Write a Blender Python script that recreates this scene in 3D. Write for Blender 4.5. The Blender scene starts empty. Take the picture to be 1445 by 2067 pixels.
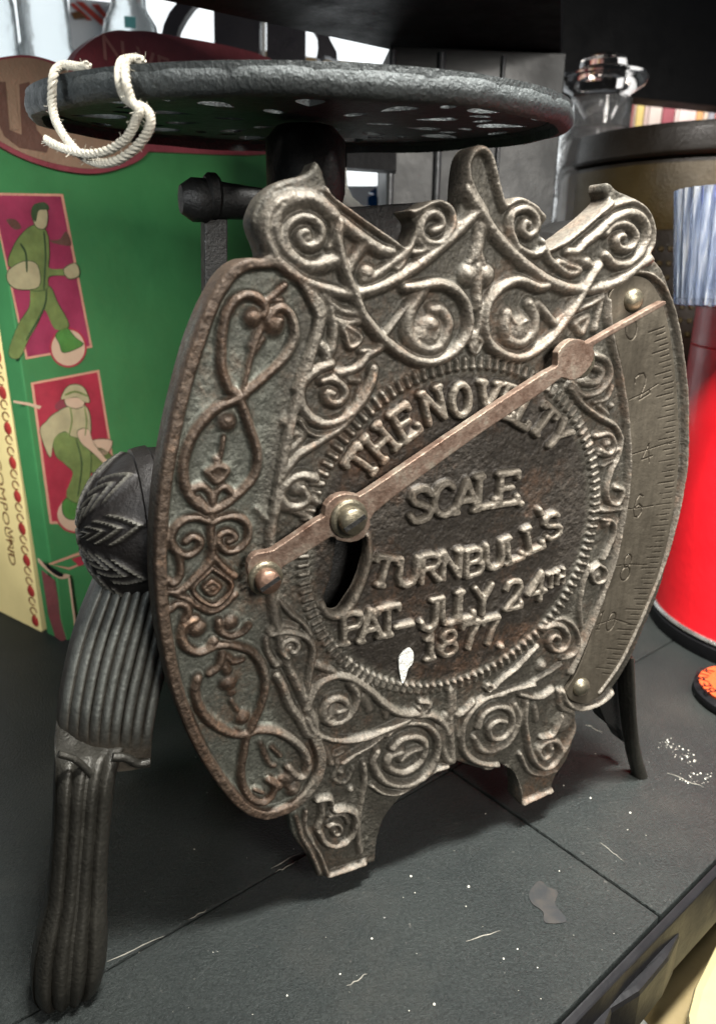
import bpy, bmesh, math, random
import numpy as np
from mathutils import Vector, Matrix
from mathutils.geometry import tessellate_polygon
random.seed(4); rng = np.random.default_rng(4)

# ------------------------------------------------------------------ camera, light, exposure
U = 0.225                                   # metres per unit: the camera stands one unit above the shelf
FPX, WPX, HPX = 1450.0, 1445.0, 2067.0
PITCH, ROLL = math.radians(18.0), math.radians(0.6)
sc = bpy.context.scene
COL = sc.collection
fw = np.array([0, math.cos(PITCH), -math.sin(PITCH)]); _r0 = np.array([1., 0, 0]); _u0 = np.cross(_r0, fw)
rt = math.cos(ROLL)*_r0 + math.sin(ROLL)*_u0; up = -math.sin(ROLL)*_r0 + math.cos(ROLL)*_u0
CAM = np.array([0, 0, 1.0])
cd = bpy.data.cameras.new('camera'); cam = bpy.data.objects.new('camera', cd); COL.objects.link(cam)
M = Matrix(((rt[0], up[0], -fw[0], 0), (rt[1], up[1], -fw[1], 0), (rt[2], up[2], -fw[2], U), (0, 0, 0, 1)))
cam.matrix_world = M
cd.sensor_fit = 'VERTICAL'; cd.sensor_height = 36.0; cd.lens = 36.0*FPX/HPX
cd.clip_start = 0.005; cd.clip_end = 60
cd.dof.use_dof = True; cd.dof.focus_distance = 1.12*U; cd.dof.aperture_fstop = 14.0
sc.camera = cam
w = bpy.data.worlds.new("World"); sc.world = w; w.use_nodes = True
w.node_tree.nodes['Background'].inputs[0].default_value = (0.80, 0.90, 1.0, 1)
w.node_tree.nodes['Background'].inputs[1].default_value = 0.10
sc.view_settings.view_transform = 'Standard'; sc.view_settings.look = 'None'
sc.view_settings.exposure = 0.0; sc.view_settings.gamma = 1.0; sc.view_settings.use_curve_mapping = False

def area(name, loc, target, sx, sy, power, colr, spread=180):
    l = bpy.data.lights.new(name, 'AREA'); l.shape = 'RECTANGLE'; l.size = sx*U; l.size_y = sy*U
    l.energy = power; l.color = colr; l.spread = math.radians(spread)
    o = bpy.data.objects.new(name, l); COL.objects.link(o)
    o.location = Vector(loc)*U
    o.rotation_euler = (Vector(target)-Vector(loc)).to_track_quat('-Z', 'Y').to_euler()
    return o
area('ceiling_strip_light', (0.62, 0.72, 3.4), (0.50, 0.95, 0.3), 1.0, 0.30, 2.8, (1.0, 0.985, 0.94), 58)
area('room_light', (1.5, -1.2, 2.0), (0.65, 1.2, 0.6), 0.9, 0.9, 1.35, (1.0, 0.95, 0.88), 75)
area('box_fill_light', (-.75, -0.35, 1.55), (-.85, 2.0, 0.62), .5, .4, .36, (0.94, 0.98, 1.0), 46)  # added unseen fill that brightens the green box and cream carton
area('tin_fill_light', (0.25, 0.3, 2.55), (1.12, 1.95, 0.62), .5, .5, .95, (1.0, 0.97, 0.93), 64)  # added unseen fill that brightens the near side of the red tin

# ------------------------------------------------------------------ geometry helpers
def ray(X, Y):
    return fw + rt*((X-WPX/2)/FPX) - up*((Y-HPX/2)/FPX)
def onz(X, Y, z=0.0):
    d = ray(X, Y); return CAM + d*((z-1.0)/d[2])
def ony(X, Y, y):
    d = ray(X, Y); return CAM + d*(y/d[1])
class Plane:                                 # a vertical plane through p0 whose horizontal runs at angle a
    def __init__(s, p0, a, z0=0.0):
        s.t = np.array([math.cos(a), math.sin(a), 0]); s.n = np.array([math.sin(a), -math.cos(a), 0]); s.p0 = np.array([p0[0], p0[1], z0])
    def px(s, X, Y, n=0.0):                  # photo point -> (t, z) on the plane n in front of it
        d = ray(X, Y); k = ((s.p0 + s.n*n - CAM)@s.n)/(d@s.n); p = CAM + d*k
        return (float((p-s.p0)@s.t), float(p[2]))
    def w(s, t, z, n=0.0):
        return s.p0*np.array([1, 1, 0]) + s.t*t + s.n*n + np.array([0, 0, z])
def at(pl, X, Y, n=0.0):
    t, z = pl.px(X, Y, n); return pl.w(t, z, n)

def spline(pts, n=8, closed=False):
    P = [np.array(p, float) for p in pts]; out = []
    N = len(P)
    if N < 3 and not closed: n = 1 if N < 2 else 12
    rngi = range(N) if closed else range(N-1)
    for i in rngi:
        p1, p2 = P[i], P[(i+1) % N]
        p0 = P[i-1] if (i > 0 or closed) else 2*p1-p2
        p3 = P[(i+2) % N] if (i+2 < N or closed) else 2*p2-p1
        for k in range(n):
            t = k/n
            out.append(0.5*((2*p1)+(-p0+p2)*t+(2*p0-5*p1+4*p2-p3)*t*t+(-p0+3*p1-3*p2+p3)*t**3))
    if not closed: out.append(P[-1])
    return out

def setp(o, label=None, cat=None, group=None, kind=None):
    if label: o['label'] = label
    if cat: o['category'] = cat
    if group: o['group'] = group
    if kind: o['kind'] = kind
    return o
def thing(name, base, label, cat, group=None):
    o = bpy.data.objects.new(name, None); COL.objects.link(o); o.empty_display_size = .01
    o.location = Vector(base)*U
    return setp(o, label, cat, group)
def build(name, V, F, m, parent=None, smooth=True, attrs=None, bevel=0, label=None, cat=None, group=None, kind=None, autosmooth=42):
    V = np.asarray(V, float)*U
    base = np.zeros(3)
    pp = parent; 
    while pp is not None:
        base = base + np.array(pp.location); pp = pp.parent
    if parent is None and kind is None:
        base = np.array([V[:, 0].mean(), V[:, 1].mean(), V[:, 2].min()])
    me = bpy.data.meshes.new(name)
    me.from_pydata((V-base).tolist(), [], [tuple(int(i) for i in f) for f in F])
    me.update()
    bm = bmesh.new(); bm.from_mesh(me); bmesh.ops.recalc_face_normals(bm, faces=bm.faces)
    if bevel: 
        es = [e for e in bm.edges if e.is_manifold and e.calc_face_angle(0) > math.radians(35)]
        bmesh.ops.bevel(bm, geom=es, offset=bevel*U, segments=2, affect='EDGES', profile=.6)
    bm.to_mesh(me); bm.free()
    if smooth:
        me.polygons.foreach_set('use_smooth', [True]*len(me.polygons))
    if autosmooth and smooth: me.set_sharp_from_angle(angle=math.radians(autosmooth))
    if attrs:
        for k, a in attrs.items():
            at_ = me.attributes.new(k, 'FLOAT', 'POINT'); at_.data.foreach_set('value', np.asarray(a, np.float32))
    me.materials.append(m)
    o = bpy.data.objects.new(name, me); COL.objects.link(o)
    if parent is not None: o.parent = parent
    else: o.location = Vector(base)
    return setp(o, label, cat, group, kind)

class MB:                                    # collects shapes
    def __init__(s): s.V = []; s.F = []
    def add(s, V, F):
        k = len(s.V); s.V += [tuple(map(float, v)) for v in V]; s.F += [tuple(i+k for i in f) for f in F]; return s
    def prism(s, ring3, off):                # polygon swept by a vector
        n = len(ring3); a = [np.array(p) for p in ring3]; b = [p+np.array(off) for p in a]
        tri = tessellate_polygon([[Vector(p) for p in a]])
        F = [tuple(t) for t in tri] + [tuple(reversed([i+n for i in t])) for t in tri]
        F += [(i, (i+1) % n, (i+1) % n+n, i+n) for i in range(n)]
        return s.add(a+b, F)
    def ngon_prism(s, ring3, off):
        n = len(ring3); a = [np.array(p) for p in ring3]; b = [p+np.array(off) for p in a]
        return s.add(a+b, [tuple(range(n)), tuple(reversed(range(n, 2*n)))]+[(i, (i+1) % n, (i+1) % n+n, i+n) for i in range(n)])
    def flat(s, ring3):
        a = [Vector(p) for p in ring3]
        return s.add(a, [tuple(t) for t in tessellate_polygon([a])])
    def box(s, c, size, rz=0):
        c = np.array(c); sx, sy, sz = [q/2 for q in size]; ca, sa = math.cos(rz), math.sin(rz)
        V = [c+np.array([x*ca-y*sa, x*sa+y*ca, z]) for x in (-sx, sx) for y in (-sy, sy) for z in (-sz, sz)]
        return s.add(V, [(0, 1, 3, 2), (4, 6, 7, 5), (0, 4, 5, 1), (2, 3, 7, 6), (0, 2, 6, 4), (1, 5, 7, 3)])
    def lathe(s, c, prof, axis=(0, 0, 1), n=48, mod=None, caps=True):
        ax = Vector(axis).normalized(); q = Vector((0, 0, 1)).rotation_difference(ax)
        V = []; 
        for j, (r, h) in enumerate(prof):
            for i in range(n):
                a = 2*math.pi*i/n; rr = r*(mod(a, j) if mod else 1)
                V.append(Vector(c)+q@Vector((rr*math.cos(a), rr*math.sin(a), h)))
        F = [(j*n+i, j*n+(i+1) % n, (j+1)*n+(i+1) % n, (j+1)*n+i) for j in range(len(prof)-1) for i in range(n)]
        if caps: F += [tuple(range(n)), tuple((len(prof)-1)*n+i for i in reversed(range(n)))]
        return s.add(V, F)
    def tube(s, pts, rad, n=10, tw=0.0):
        P = [Vector(p) for p in pts]; N = len(P)
        T = [(P[min(i+1, N-1)]-P[max(i-1, 0)]).normalized() for i in range(N)]
        nn = T[0].orthogonal().normalized(); V = []
        for i in range(N):
            nn = (nn - T[i]*nn.dot(T[i])).normalized(); b = T[i].cross(nn)
            r = rad[i] if hasattr(rad, '__len__') else rad
            for k in range(n):
                a = 2*math.pi*k/n; rr = r*(1+tw*math.cos(2*a+i*1.1)) if tw else r
                V.append(P[i]+nn*math.cos(a)*rr+b*math.sin(a)*rr)
        F = [(i*n+k, i*n+(k+1) % n, (i+1)*n+(k+1) % n, (i+1)*n+k) for i in range(N-1) for k in range(n)]
        F += [tuple(reversed(range(n))), tuple((N-1)*n+k for k in range(n))]
        return s.add(V, F)
    def rings(s, R):                         # loft through rings of equal count
        n = len(R[0]); V = [p for r in R for p in r]
        F = [(j*n+i, j*n+(i+1) % n, (j+1)*n+(i+1) % n, (j+1)*n+i) for j in range(len(R)-1) for i in range(n)]
        F += [tuple(range(n)), tuple((len(R)-1)*n+i for i in reversed(range(n)))]
        return s.add(V, F)
    def build(s, name, m, parent=None, **k): return build(name, s.V, s.F, m, parent, **k)

# ------------------------------------------------------------------ materials
def nt(name):
    m = bpy.data.materials.new(name); m.use_nodes = True; t = m.node_tree
    return m, t, t.nodes['Principled BSDF']
def N(t, typ, **k):
    n = t.nodes.new(typ)
    for a, b in k.items(): setattr(n, a, b)
    return n
def noise(t, scale, detail=6, rough=.6, coord=None, dist=0):
    n = N(t, 'ShaderNodeTexNoise'); n.inputs['Scale'].default_value = scale; n.inputs['Detail'].default_value = detail
    n.inputs['Roughness'].default_value = rough; n.inputs['Distortion'].default_value = dist
    if coord is None: coord = N(t, 'ShaderNodeTexCoord').outputs['Object']
    t.links.new(coord, n.inputs['Vector']); return n.outputs['Fac']
def ramp(t, fac, stops):
    r = N(t, 'ShaderNodeValToRGB'); e = r.color_ramp.elements
    while len(e) < len(stops): e.new(.5)
    for i, (p, c) in enumerate(stops):
        e[i].position = p; e[i].color = (c[0], c[1], c[2], 1) if hasattr(c, '__len__') else (c, c, c, 1)
    t.links.new(fac, r.inputs[0]); return r.outputs[0]
def mix(t, fac, a, b, mode='MIX'):
    n = N(t, 'ShaderNodeMix', data_type='RGBA', blend_type=mode)
    for sock, v in ((n.inputs[0], fac), (n.inputs[6], a), (n.inputs[7], b)):
        if isinstance(v, (int, float)): sock.default_value = v
        elif isinstance(v, tuple): sock.default_value = (*v, 1)
        else: t.links.new(v, sock)
    return n.outputs[2]
def math_(t, op, a, b=None, clamp=False):
    n = N(t, 'ShaderNodeMath', operation=op, use_clamp=clamp)
    for i, v in enumerate((a, b)):
        if v is None: continue
        if isinstance(v, (int, float)): n.inputs[i].default_value = v
        else: t.links.new(v, n.inputs[i])
    return n.outputs[0]
def bump(t, p, h, dist, strength=1.0):
    b = N(t, 'ShaderNodeBump'); b.inputs['Distance'].default_value = dist; b.inputs['Strength'].default_value = strength
    t.links.new(h, b.inputs['Height']); t.links.new(b.outputs[0], p.inputs['Normal'])
def attr(t, name): return N(t, 'ShaderNodeAttribute', attribute_name=name).outputs['Fac']

def simple(name, c, rough=.5, metal=0.0, var=.25, scale=60, bmp=.0004, bscale=500, spec=.5, coat=0):
    m, t, p = nt(name)
    f = noise(t, scale, 8, .65)
    t.links.new(ramp(t, f, [(.3, tuple(x*(1-var) for x in c)), (.7, tuple(min(1, x*(1+var)) for x in c))]), p.inputs['Base Color'])
    g = noise(t, scale*2.3, 5)
    t.links.new(ramp(t, g, [(.3, max(0, rough-.12)), (.75, min(1, rough+.12))]), p.inputs['Roughness'])
    p.inputs['Metallic'].default_value = metal; p.inputs['Specular IOR Level'].default_value = spec
    p.inputs['Coat Weight'].default_value = coat
    if bmp: bump(t, p, noise(t, bscale, 4, .6), bmp)
    return m

def mat_face():
    m, t, p = nt('cast_iron_patina')
    rel, fld, lob = attr(t, 'relief'), attr(t, 'field'), attr(t, 'lobe')
    n1, n2, n3 = noise(t, 45, 8, .7), noise(t, 260, 6, .7), noise(t, 900, 3, .6)
    low = mix(t, lob, mix(t, n1, (.055, .050, .040), (.125, .115, .092)), mix(t, n1, (.095, .098, .080), (.20, .205, .17)))
    low = mix(t, fld, low, mix(t, n1, (.030, .025, .020), (.068, .057, .045)))
    high = mix(t, lob, mix(t, n1, (.110, .096, .078), (.235, .208, .168)), mix(t, n1, (.055, .037, .026), (.135, .095, .066)))
    high = mix(t, math_(t, 'MULTIPLY', fld, .6), high, (.22, .19, .15))
    rel2 = math_(t, 'ADD', rel, math_(t, 'MULTIPLY', math_(t, 'SUBTRACT', n2, .5), .55), True)
    c = mix(t, ramp(t, rel2, [(.12, 0), (.55, 1)]), low, high)
    rust = math_(t, 'MULTIPLY', ramp(t, noise(t, 28, 6, .75), [(.50, 0), (.66, 1)]), ramp(t, n2, [(.35, 0), (.6, 1)]))
    c = mix(t, math_(t, 'MULTIPLY', rust, .55), c, (.19, .095, .05))
    # bare copper-coloured spots rubbed on the raised metal
    rub = math_(t, 'MULTIPLY', ramp(t, noise(t, 70, 4, .7), [(.62, 0), (.72, 1)]), ramp(t, rel, [(.5, 0), (.9, 1)]))
    c = mix(t, math_(t, 'MULTIPLY', rub, .6), c, (.46, .30, .20))
    c = mix(t, .8, c, ramp(t, n3, [(.28, .30), (.72, 1.0)]), 'MULTIPLY')
    c = mix(t, .5, c, ramp(t, noise(t, 480, 4, .7), [(.3, .5), (.7, 1.2)]), 'MULTIPLY')
    t.links.new(c, p.inputs['Base Color'])
    p.inputs['Metallic'].default_value = .35
    t.links.new(ramp(t, n2, [(.25, .46), (.8, .72)]), p.inputs['Roughness'])
    p.inputs['Specular IOR Level'].default_value = .42
    h = math_(t, 'ADD', math_(t, 'MULTIPLY', n2, .7), math_(t, 'MULTIPLY', n3, .45))
    bump(t, p, h, .00055)
    return m
def iron(name, a, b, rough=.45, metal=.4, bd=.0005, sc_=220):
    m, t, p = nt(name)
    n1, n2, n3 = noise(t, 50, 8, .7), noise(t, sc_, 6, .7), noise(t, 800, 3, .6)
    c = mix(t, n1, a, b); c = mix(t, .5, c, ramp(t, n3, [(.3, .4), (.75, 1.0)]), 'MULTIPLY')
    t.links.new(c, p.inputs['Base Color']); p.inputs['Metallic'].default_value = metal
    t.links.new(ramp(t, n2, [(.25, rough-.12), (.8, rough+.14)]), p.inputs['Roughness'])
    bump(t, p, math_(t, 'ADD', n2, math_(t, 'MULTIPLY', n3, .5)), bd)
    return m
def mat_strip():
    m, t, p = nt('tarnished_dial_brass')
    n1, n2 = noise(t, 60, 8, .75), noise(t, 500, 4, .6)
    c = mix(t, n1, (.060, .050, .037), (.15, .13, .098))
    mp = N(t, 'ShaderNodeMapping'); mp.inputs['Scale'].default_value = (1, 1, .12)
    t.links.new(N(t, 'ShaderNodeTexCoord').outputs['Object'], mp.inputs[0])
    c = mix(t, .6, c, ramp(t, noise(t, 500, 4, .6, mp.outputs[0]), [(.3, .55), (.7, 1.0)]), 'MULTIPLY')
    c = mix(t, ramp(t, attr(t, 'relief'), [(.1, 0), (.9, 1)]), (.035, .028, .02), c)
    t.links.new(c, p.inputs['Base Color']); p.inputs['Metallic'].default_value = .6
    t.links.new(ramp(t, n1, [(.3, .38), (.7, .58)]), p.inputs['Roughness']); bump(t, p, n2, .0002)
    return m
def mat_pointer():
    m, t, p = nt('worn_copper_plate')
    n1 = noise(t, 120, 8, .75); n2 = noise(t, 700, 3)
    c = ramp(t, n1, [(.32, (.14, .080, .056)), (.5, (.27, .19, .145)), (.66, (.36, .31, .245))])
    c = mix(t, .5, c, ramp(t, n2, [(.3, .5), (.7, 1)]), 'MULTIPLY')
    t.links.new(c, p.inputs['Base Color']); p.inputs['Metallic'].default_value = .65
    t.links.new(ramp(t, n1, [(.3, .28), (.7, .45)]), p.inputs['Roughness']); bump(t, p, n2, .0002)
    return m
def mat_shelf():
    m, t, p = nt('black_painted_board')
    n1, n2, n3 = noise(t, 14, 8, .7), noise(t, 900, 4, .55), noise(t, 5, 4, .5)
    c = mix(t, n1, (.008, .011, .012), (.036, .041, .038))
    c = mix(t, .75, c, ramp(t, noise(t, 700, 4, .7), [(.3, .35), (.7, 1.3)]), 'MULTIPLY')
    c = mix(t, ramp(t, noise(t, 9, 6, .7), [(.5, 0), (.75, .35)]), c, (.060, .056, .048))
    dust = math_(t, 'MULTIPLY', ramp(t, noise(t, 420, 3, .6), [(.66, 0), (.74, 1)]), ramp(t, n1, [(.4, 0), (.7, 1)]))
    c = mix(t, math_(t, 'MULTIPLY', dust, .35), c, (.28, .27, .24))
    v = N(t, 'ShaderNodeTexVoronoi'); v.inputs['Scale'].default_value = 75; v.inputs['Randomness'].default_value = 1
    t.links.new(N(t, 'ShaderNodeTexCoord').outputs['Object'], v.inputs['Vector'])
    sp = math_(t, 'LESS_THAN', v.outputs['Distance'], .028)
    pick = math_(t, 'GREATER_THAN', N(t, 'ShaderNodeSeparateColor').outputs[0], .5)
    sepc = t.nodes[-2] if False else None
    s2 = N(t, 'ShaderNodeSeparateColor'); t.links.new(v.outputs['Color'], s2.inputs[0])
    sp = math_(t, 'MULTIPLY', sp, math_(t, 'GREATER_THAN', s2.outputs[0], .8))
    c = mix(t, math_(t, 'MULTIPLY', sp, .35), c, (.5, .5, .47))
    t.links.new(c, p.inputs['Base Color'])
    t.links.new(ramp(t, n3, [(.3, .36), (.7, .52)]), p.inputs['Roughness']); p.inputs['Specular IOR Level'].default_value = .17
    bump(t, p, math_(t, 'ADD', n2, math_(t, 'MULTIPLY', noise(t, 1900, 2), .8)), .0008)
    return m
def glass(name, c=(1, 1, 1), rough=.02, ior=1.45):
    m, t, p = nt(name); p.inputs['Base Color'].default_value = (*c, 1); p.inputs['Roughness'].default_value = rough
    p.inputs['Transmission Weight'].default_value = 1; p.inputs['IOR'].default_value = ior
    bump(t, p, noise(t, 60, 3), .0006)
    return m
def emit(name, c, s):
    m, t, p = nt(name); p.inputs['Base Color'].default_value = (*c, 1)
    n = noise(t, 4, 3); t.links.new(mix(t, n, tuple(x*.92 for x in c), c), p.inputs['Emission Color'])
    p.inputs['Emission Strength'].default_value = s; return m

FACE = mat_face()
IRON = iron('blackened_cast_iron', (.035, .036, .034), (.12, .125, .115), .42, .45)
LEGI = iron('green_black_leg_iron', (.015, .014, .012), (.068, .064, .052), .40, .45)
RIBI = iron('grey_ribbed_iron', (.075, .080, .075), (.20, .21, .195), .42, .45)
PLAT = iron('platform_iron', (.022, .026, .027), (.090, .102, .102), .50, .4, .0010, 330)
DARKI = iron('dark_iron', (.012, .012, .012), (.035, .034, .032), .45, .4)
STRIP = mat_strip(); PTR = mat_pointer(); SHELF = mat_shelf()
BRASS = iron('old_screw_brass', (.10, .085, .055), (.30, .27, .20), .36, .8, .0002, 500)
COPPER = iron('rubbed_copper', (.12, .065, .045), (.40, .26, .19), .38, .8, .0003, 500)

# ------------------------------------------------------------------ the scale: reference planes
LEGP = onz(135, 2000)
FA = math.radians(25.0)
FP = Plane(LEGP, FA)                          # front surface of the face plate
THK = .036
PXU = .00075                                  # one photo pixel on the plate

A_ = (300, 480, 3.1413); B_ = (480, 280, 2.7788); C_ = (900, 280, 2.89); E_ = (560, 700, 2.007)
H1 = (540, 1300, 3.6125); H2 = (880, 1220, 3.6125); H3 = (300, 780, 3.975); H4 = (340, 1240, 4.0139)
H5 = (560, 640, 4.25); H6 = (1040, 560, 2.792); H7 = (480, 960, 4.817); H8 = (1180, 560, 2.35); O_ = (0, 0, 1)
def tr(g, pts): return [(g[0]+x/g[2], g[1]+y/g[2]) for x, y in pts]
def on_plate(g, pts, n=0.0): return [FP.px(X, Y, n) for X, Y in tr(g, pts)]

OUT = [(526,520),(491,521),(462,536),(440,560),(424,588),(405,625),(380,690),(356,775),(334,870),(318,965),(309,1060),(307,1150),(312,1230),(322,1300),(340,1380),(366,1455),(400,1525),(440,1586),(480,1630),(527,1650),(564,1646),(583,1647),
 (590,1685),(610,1715),(628,1742),(640,1770),(656,1771),(700,1757),(752,1743),(758,1740),(762,1701),(775,1657),(800,1621),(824,1597),(858,1568),(897,1556),(908,1550),(916,1538),(949,1547),(974,1553),(1000,1545),(1018,1545),(1036,1558),(1046,1582),(1048,1622),(1062,1617),(1108,1597),(1114,1588),(1122,1567),(1142,1538),(1156,1503),(1160,1469),(1157,1437),(1184,1427),(1213,1413),(1242,1382),(1268,1340),(1282,1310),(1305,1255),(1330,1195),(1348,1130),(1364,1071),(1376,1011),(1384,943),(1387,858),(1384,773),(1376,696),(1367,645),(1359,607),(1348,570),(1335,540),(1318,522),(1308,517),
 (1316,500),(1319,472),(1318,450),(1311,430),(1296,411),(1270,394),(1247,384),(1234,371),(1224,370),(1221,385),(1225,405),(1194,436),(1160,463),(1125,488),(1101,501),(1094,482),(1089,458),(1097,436),(1087,425),(1078,414),(1063,405),(1046,398),(1031,401),(1019,412),(1012,394),(1007,366),(1002,330),(994,308),(981,295),(966,292),(950,301),(939,325),(933,366),(930,404),(921,434),(912,420),(902,410),(884,404),(865,406),(842,420),(820,425),(826,436),(836,453),(828,480),(815,500),(789,482),(746,453),(696,417),(665,392),(659,366),(650,338),(638,325),(628,342),(612,353),(588,359),(563,366),(541,381),(524,400),(513,424),(508,446),(512,467),(523,496)]
HOLE = [tuple(p) for p in tr(H7, [(990,600),(1120,560),(1225,575),(1232,720),(1205,850),(1175,960),(1125,1080),(1060,1185),(975,1300),(890,1305),(848,1240),(858,1140),(900,1030),(930,900),(945,790),(960,690)])]

# strokes: (group, points, width in photo px, height, profile, closed)
S = []
def st(g, pts, wd=12, h=1.0, prof='r', closed=False): S.append((g, pts, wd, h, prof, closed))
def sp_(g, cx, cy, r0, r1, a0, a1, wd=10, h=1., n=22, sq=1.0, skew=0.0):
    pts = []
    for i in range(n+1):
        f = i/n; a = math.radians(a0+(a1-a0)*f); r = r0+(r1-r0)*f
        pts.append((cx+r*math.cos(a), cy+r*math.sin(a)*sq+skew*r*math.cos(a)))
    st(g, pts, wd, h)
def dot(g, x, y, r, h=1.0): S.append((g, [(x, y)], 2*r, h, 'r', False))

# raised border of the two side lobes
st(O_, [(540,528),(500,531),(470,547),(445,578),(424,618),(398,690),(372,775),(350,870),(333,965),(324,1060),(322,1150),(327,1230),(337,1300),(354,1380),(380,1455),(413,1522),(452,1580),(490,1620),(527,1637),(560,1632),(590,1618),(620,1590),(640,1558),(644,1520),(632,1480)], 27, .95, 'f')
st(O_, [(540,528),(575,540),(606,570),(628,608),(640,642),(628,700),(604,780),(585,850),(570,920),(560,980),(552,1030)], 20, .9, 'f')
st(O_, [(552,1030),(545,1080),(545,1160),(552,1230),(560,1270),(580,1340),(608,1400),(630,1450),(640,1500)], 15, .8)
# crown, left horn scroll
st(B_, [(300,330),(210,370),(160,440),(150,520),(170,600),(220,690),(300,760),(400,815),(500,850),(600,870),(700,860),(800,825),(900,775),(1000,710),(1100,630),(1200,540),(1290,450),(1340,400)], 17, 1.0)
st(B_, [(530,440),(480,390),(400,345),(310,350),(230,400),(200,490),(230,590),(300,670),(390,715),(470,705),(540,680)], 20, 1.0)
sp_(B_, 375, 545, 130, 20, 150, 620, 15, 1.0, 30)
dot(B_, 375, 555, 10, .9)
sp_(B_, 372, 535, 165, 150, 175, 390, 9, .6)
st(B_, [(510,300),(600,380),(740,480),(860,570),(930,610)], 13, .9)
st(B_, [(530,440),(610,500),(700,570),(780,620),(850,640)], 17, .9)
st(B_, [(560,470),(545,560),(570,680),(610,800),(650,890),(690,990),(760,1080),(820,1140),(900,1200),(1000,1245),(1100,1245),(1200,1190),(1265,1100),(1280,1000),(1250,900),(1180,835),(1100,815),(1000,830),(925,835)], 16, 1.15)
sp_(B_, 1060, 1060, 128, 30, 200, 560, 0.1, 0)
S.pop()
st(B_, [(1020,860),(960,950),(940,1050),(960,1130),(1040,1180),(1120,1160),(1155,1080),(1160,1020),(1120,960),(1080,960)], 20, .95)
dot(B_, 1050, 1095, 28, .9); dot(B_, 1065, 1040, 15, 1.1)
st(B_, [(940,930),(880,1010),(820,1090)], 11, .8)
st(B_, [(700,590),(640,680),(620,730)], 16, .7)
st(B_, [(700,790),(760,770),(850,700),(930,640),(990,500)], 15, .8)
st(B_, [(850,700),(890,730),(930,660)], 12, .7); dot(B_, 715, 755, 12, .9)
# curl left of finial
st(B_, [(880,395),(960,410),(1040,370),(1120,350),(1180,400),(1190,480),(1160,550),(1100,590),(1030,570),(1010,500),(1050,430),(1110,430),(1130,490),(1080,520)], 13, .95)
st(B_, [(990,490),(1000,570),(1050,620),(1120,590)], 12, .8); st(B_, [(980,640),(1060,620),(1150,560),(1220,480)], 11, .8)
# finial
st(C_, [(115,250),(110,150),(150,75),(200,65),(240,110),(265,200),(290,300),(320,400)], 12, .9)
st(C_, [(100,300),(150,380),(200,450),(270,560),(350,650),(450,740),(560,820),(680,870),(800,880),(920,860),(1020,810),(1100,745),(1170,700)], 18, 1.05)
st(C_, [(120,240),(160,330),(220,430)], 12, .7)
st(C_, [(345,380),(420,355),(500,400),(550,460),(560,520)], 13, .85)
st(C_, [(400,640),(360,540),(370,440),(440,410),(500,450),(510,520),(470,570),(430,540),(440,490),(460,500)], 13, .95)
st(C_, [(370,590),(430,650),(510,675),(560,640)], 12, .8)
st(C_, [(560,600),(580,690),(640,750),(700,790),(760,770),(700,740),(640,720)], 13, .8)
st(C_, [(590,640),(680,600),(780,520),(870,440),(945,380)], 13, .9)
st(C_, [(690,660),(740,660),(790,610),(860,560),(930,490),(1000,450),(1080,440),(1140,490),(1150,580),(1110,670),(1040,730),(960,730),(910,680)], 16, 1.0)
sp_(C_, 1010, 590, 105, 18, 200, 640, 14, 1.0, 30)
st(C_, [(900,440),(980,390),(1080,370),(1160,430),(1195,520),(1190,620),(1150,690)], 10, .7)
st(C_, [(700,690),(780,710),(830,740)], 16, .7); dot(C_, 800, 720, 10, .9)
st(C_, [(870,740),(830,800),(790,870),(740,960),(680,1050),(620,1130),(540,1210),(440,1270),(340,1265),(250,1210),(210,1120),(215,1000),(270,900),(350,840),(430,830),(510,865),(565,860)], 16, 1.15)
st(C_, [(470,960),(500,1040),(490,1130),(420,1190),(350,1170),(330,1100),(340,1020)], 19, .95)
dot(C_, 400, 1120, 26, .9); st(C_, [(340,1010),(390,1080),(450,1060)], 9, .9)
st(C_, [(520,960),(570,1020),(620,1080)], 14, .8); st(C_, [(620,1080),(680,1010),(720,940)], 10, .7)
# fleur between the scrolls
st(C_, [(190,520),(180,600),(160,700)], 20, .8); dot(C_, 118, 795, 14, 1.0); dot(C_, 218, 795, 14, 1.0)
st(C_, [(170,740),(172,860),(175,980)], 15, .8); st(C_, [(180,980),(178,1080),(155,1180),(150,1240)], 9, .7); st(C_, [(152,1150),(152,1210)], 17, .8)
st(C_, [(110,1180),(150,1150),(195,1190),(152,1255),(110,1180)], 6, .7)
st(B_, [(1290,700),(1335,640),(1365,700)], 12, .6)
# left lobe: heart shaped strap work
st(A_, [(500,960),(460,830),(455,680),(475,520),(530,410),(600,365),(680,380),(730,440),(715,490)], 14, 1.0)
st(A_, [(590,990),(680,920),(780,830),(870,730),(915,620),(900,510),(840,445),(780,465),(745,530),(790,570),(820,520)], 14, 1.0)
dot(A_, 655, 505, 13, 1.0); dot(A_, 780, 540, 16, 1.0)
st(A_, [(735,400),(790,360),(850,300)], 12, .8); st(A_, [(760,400),(830,395)], 11, .7)
st(A_, [(700,590),(650,720),(590,960)], 9, .75); st(A_, [(715,640),(660,720)], 12, .6); st(A_, [(640,680),(700,570)], 12, .6)
st(A_, [(500,960),(560,1000),(600,1100),(640,1220),(680,1350),(670,1480),(600,1580),(480,1680),(400,1720)], 14, 1.0)
st(A_, [(600,990),(520,1030),(420,1080),(320,1180),(250,1300),(215,1430),(225,1560),(280,1660),(360,1720)], 15, 1.0)
dot(A_, 490, 1160, 13, .9)
st(A_, [(470,1260),(450,1380)], 8, .8); st(A_, [(430,1400),(430,1520)], 16, .7); st(A_, [(370,1480),(430,1440),(490,1470),(430,1540),(370,1480)], 12, .8)
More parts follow.
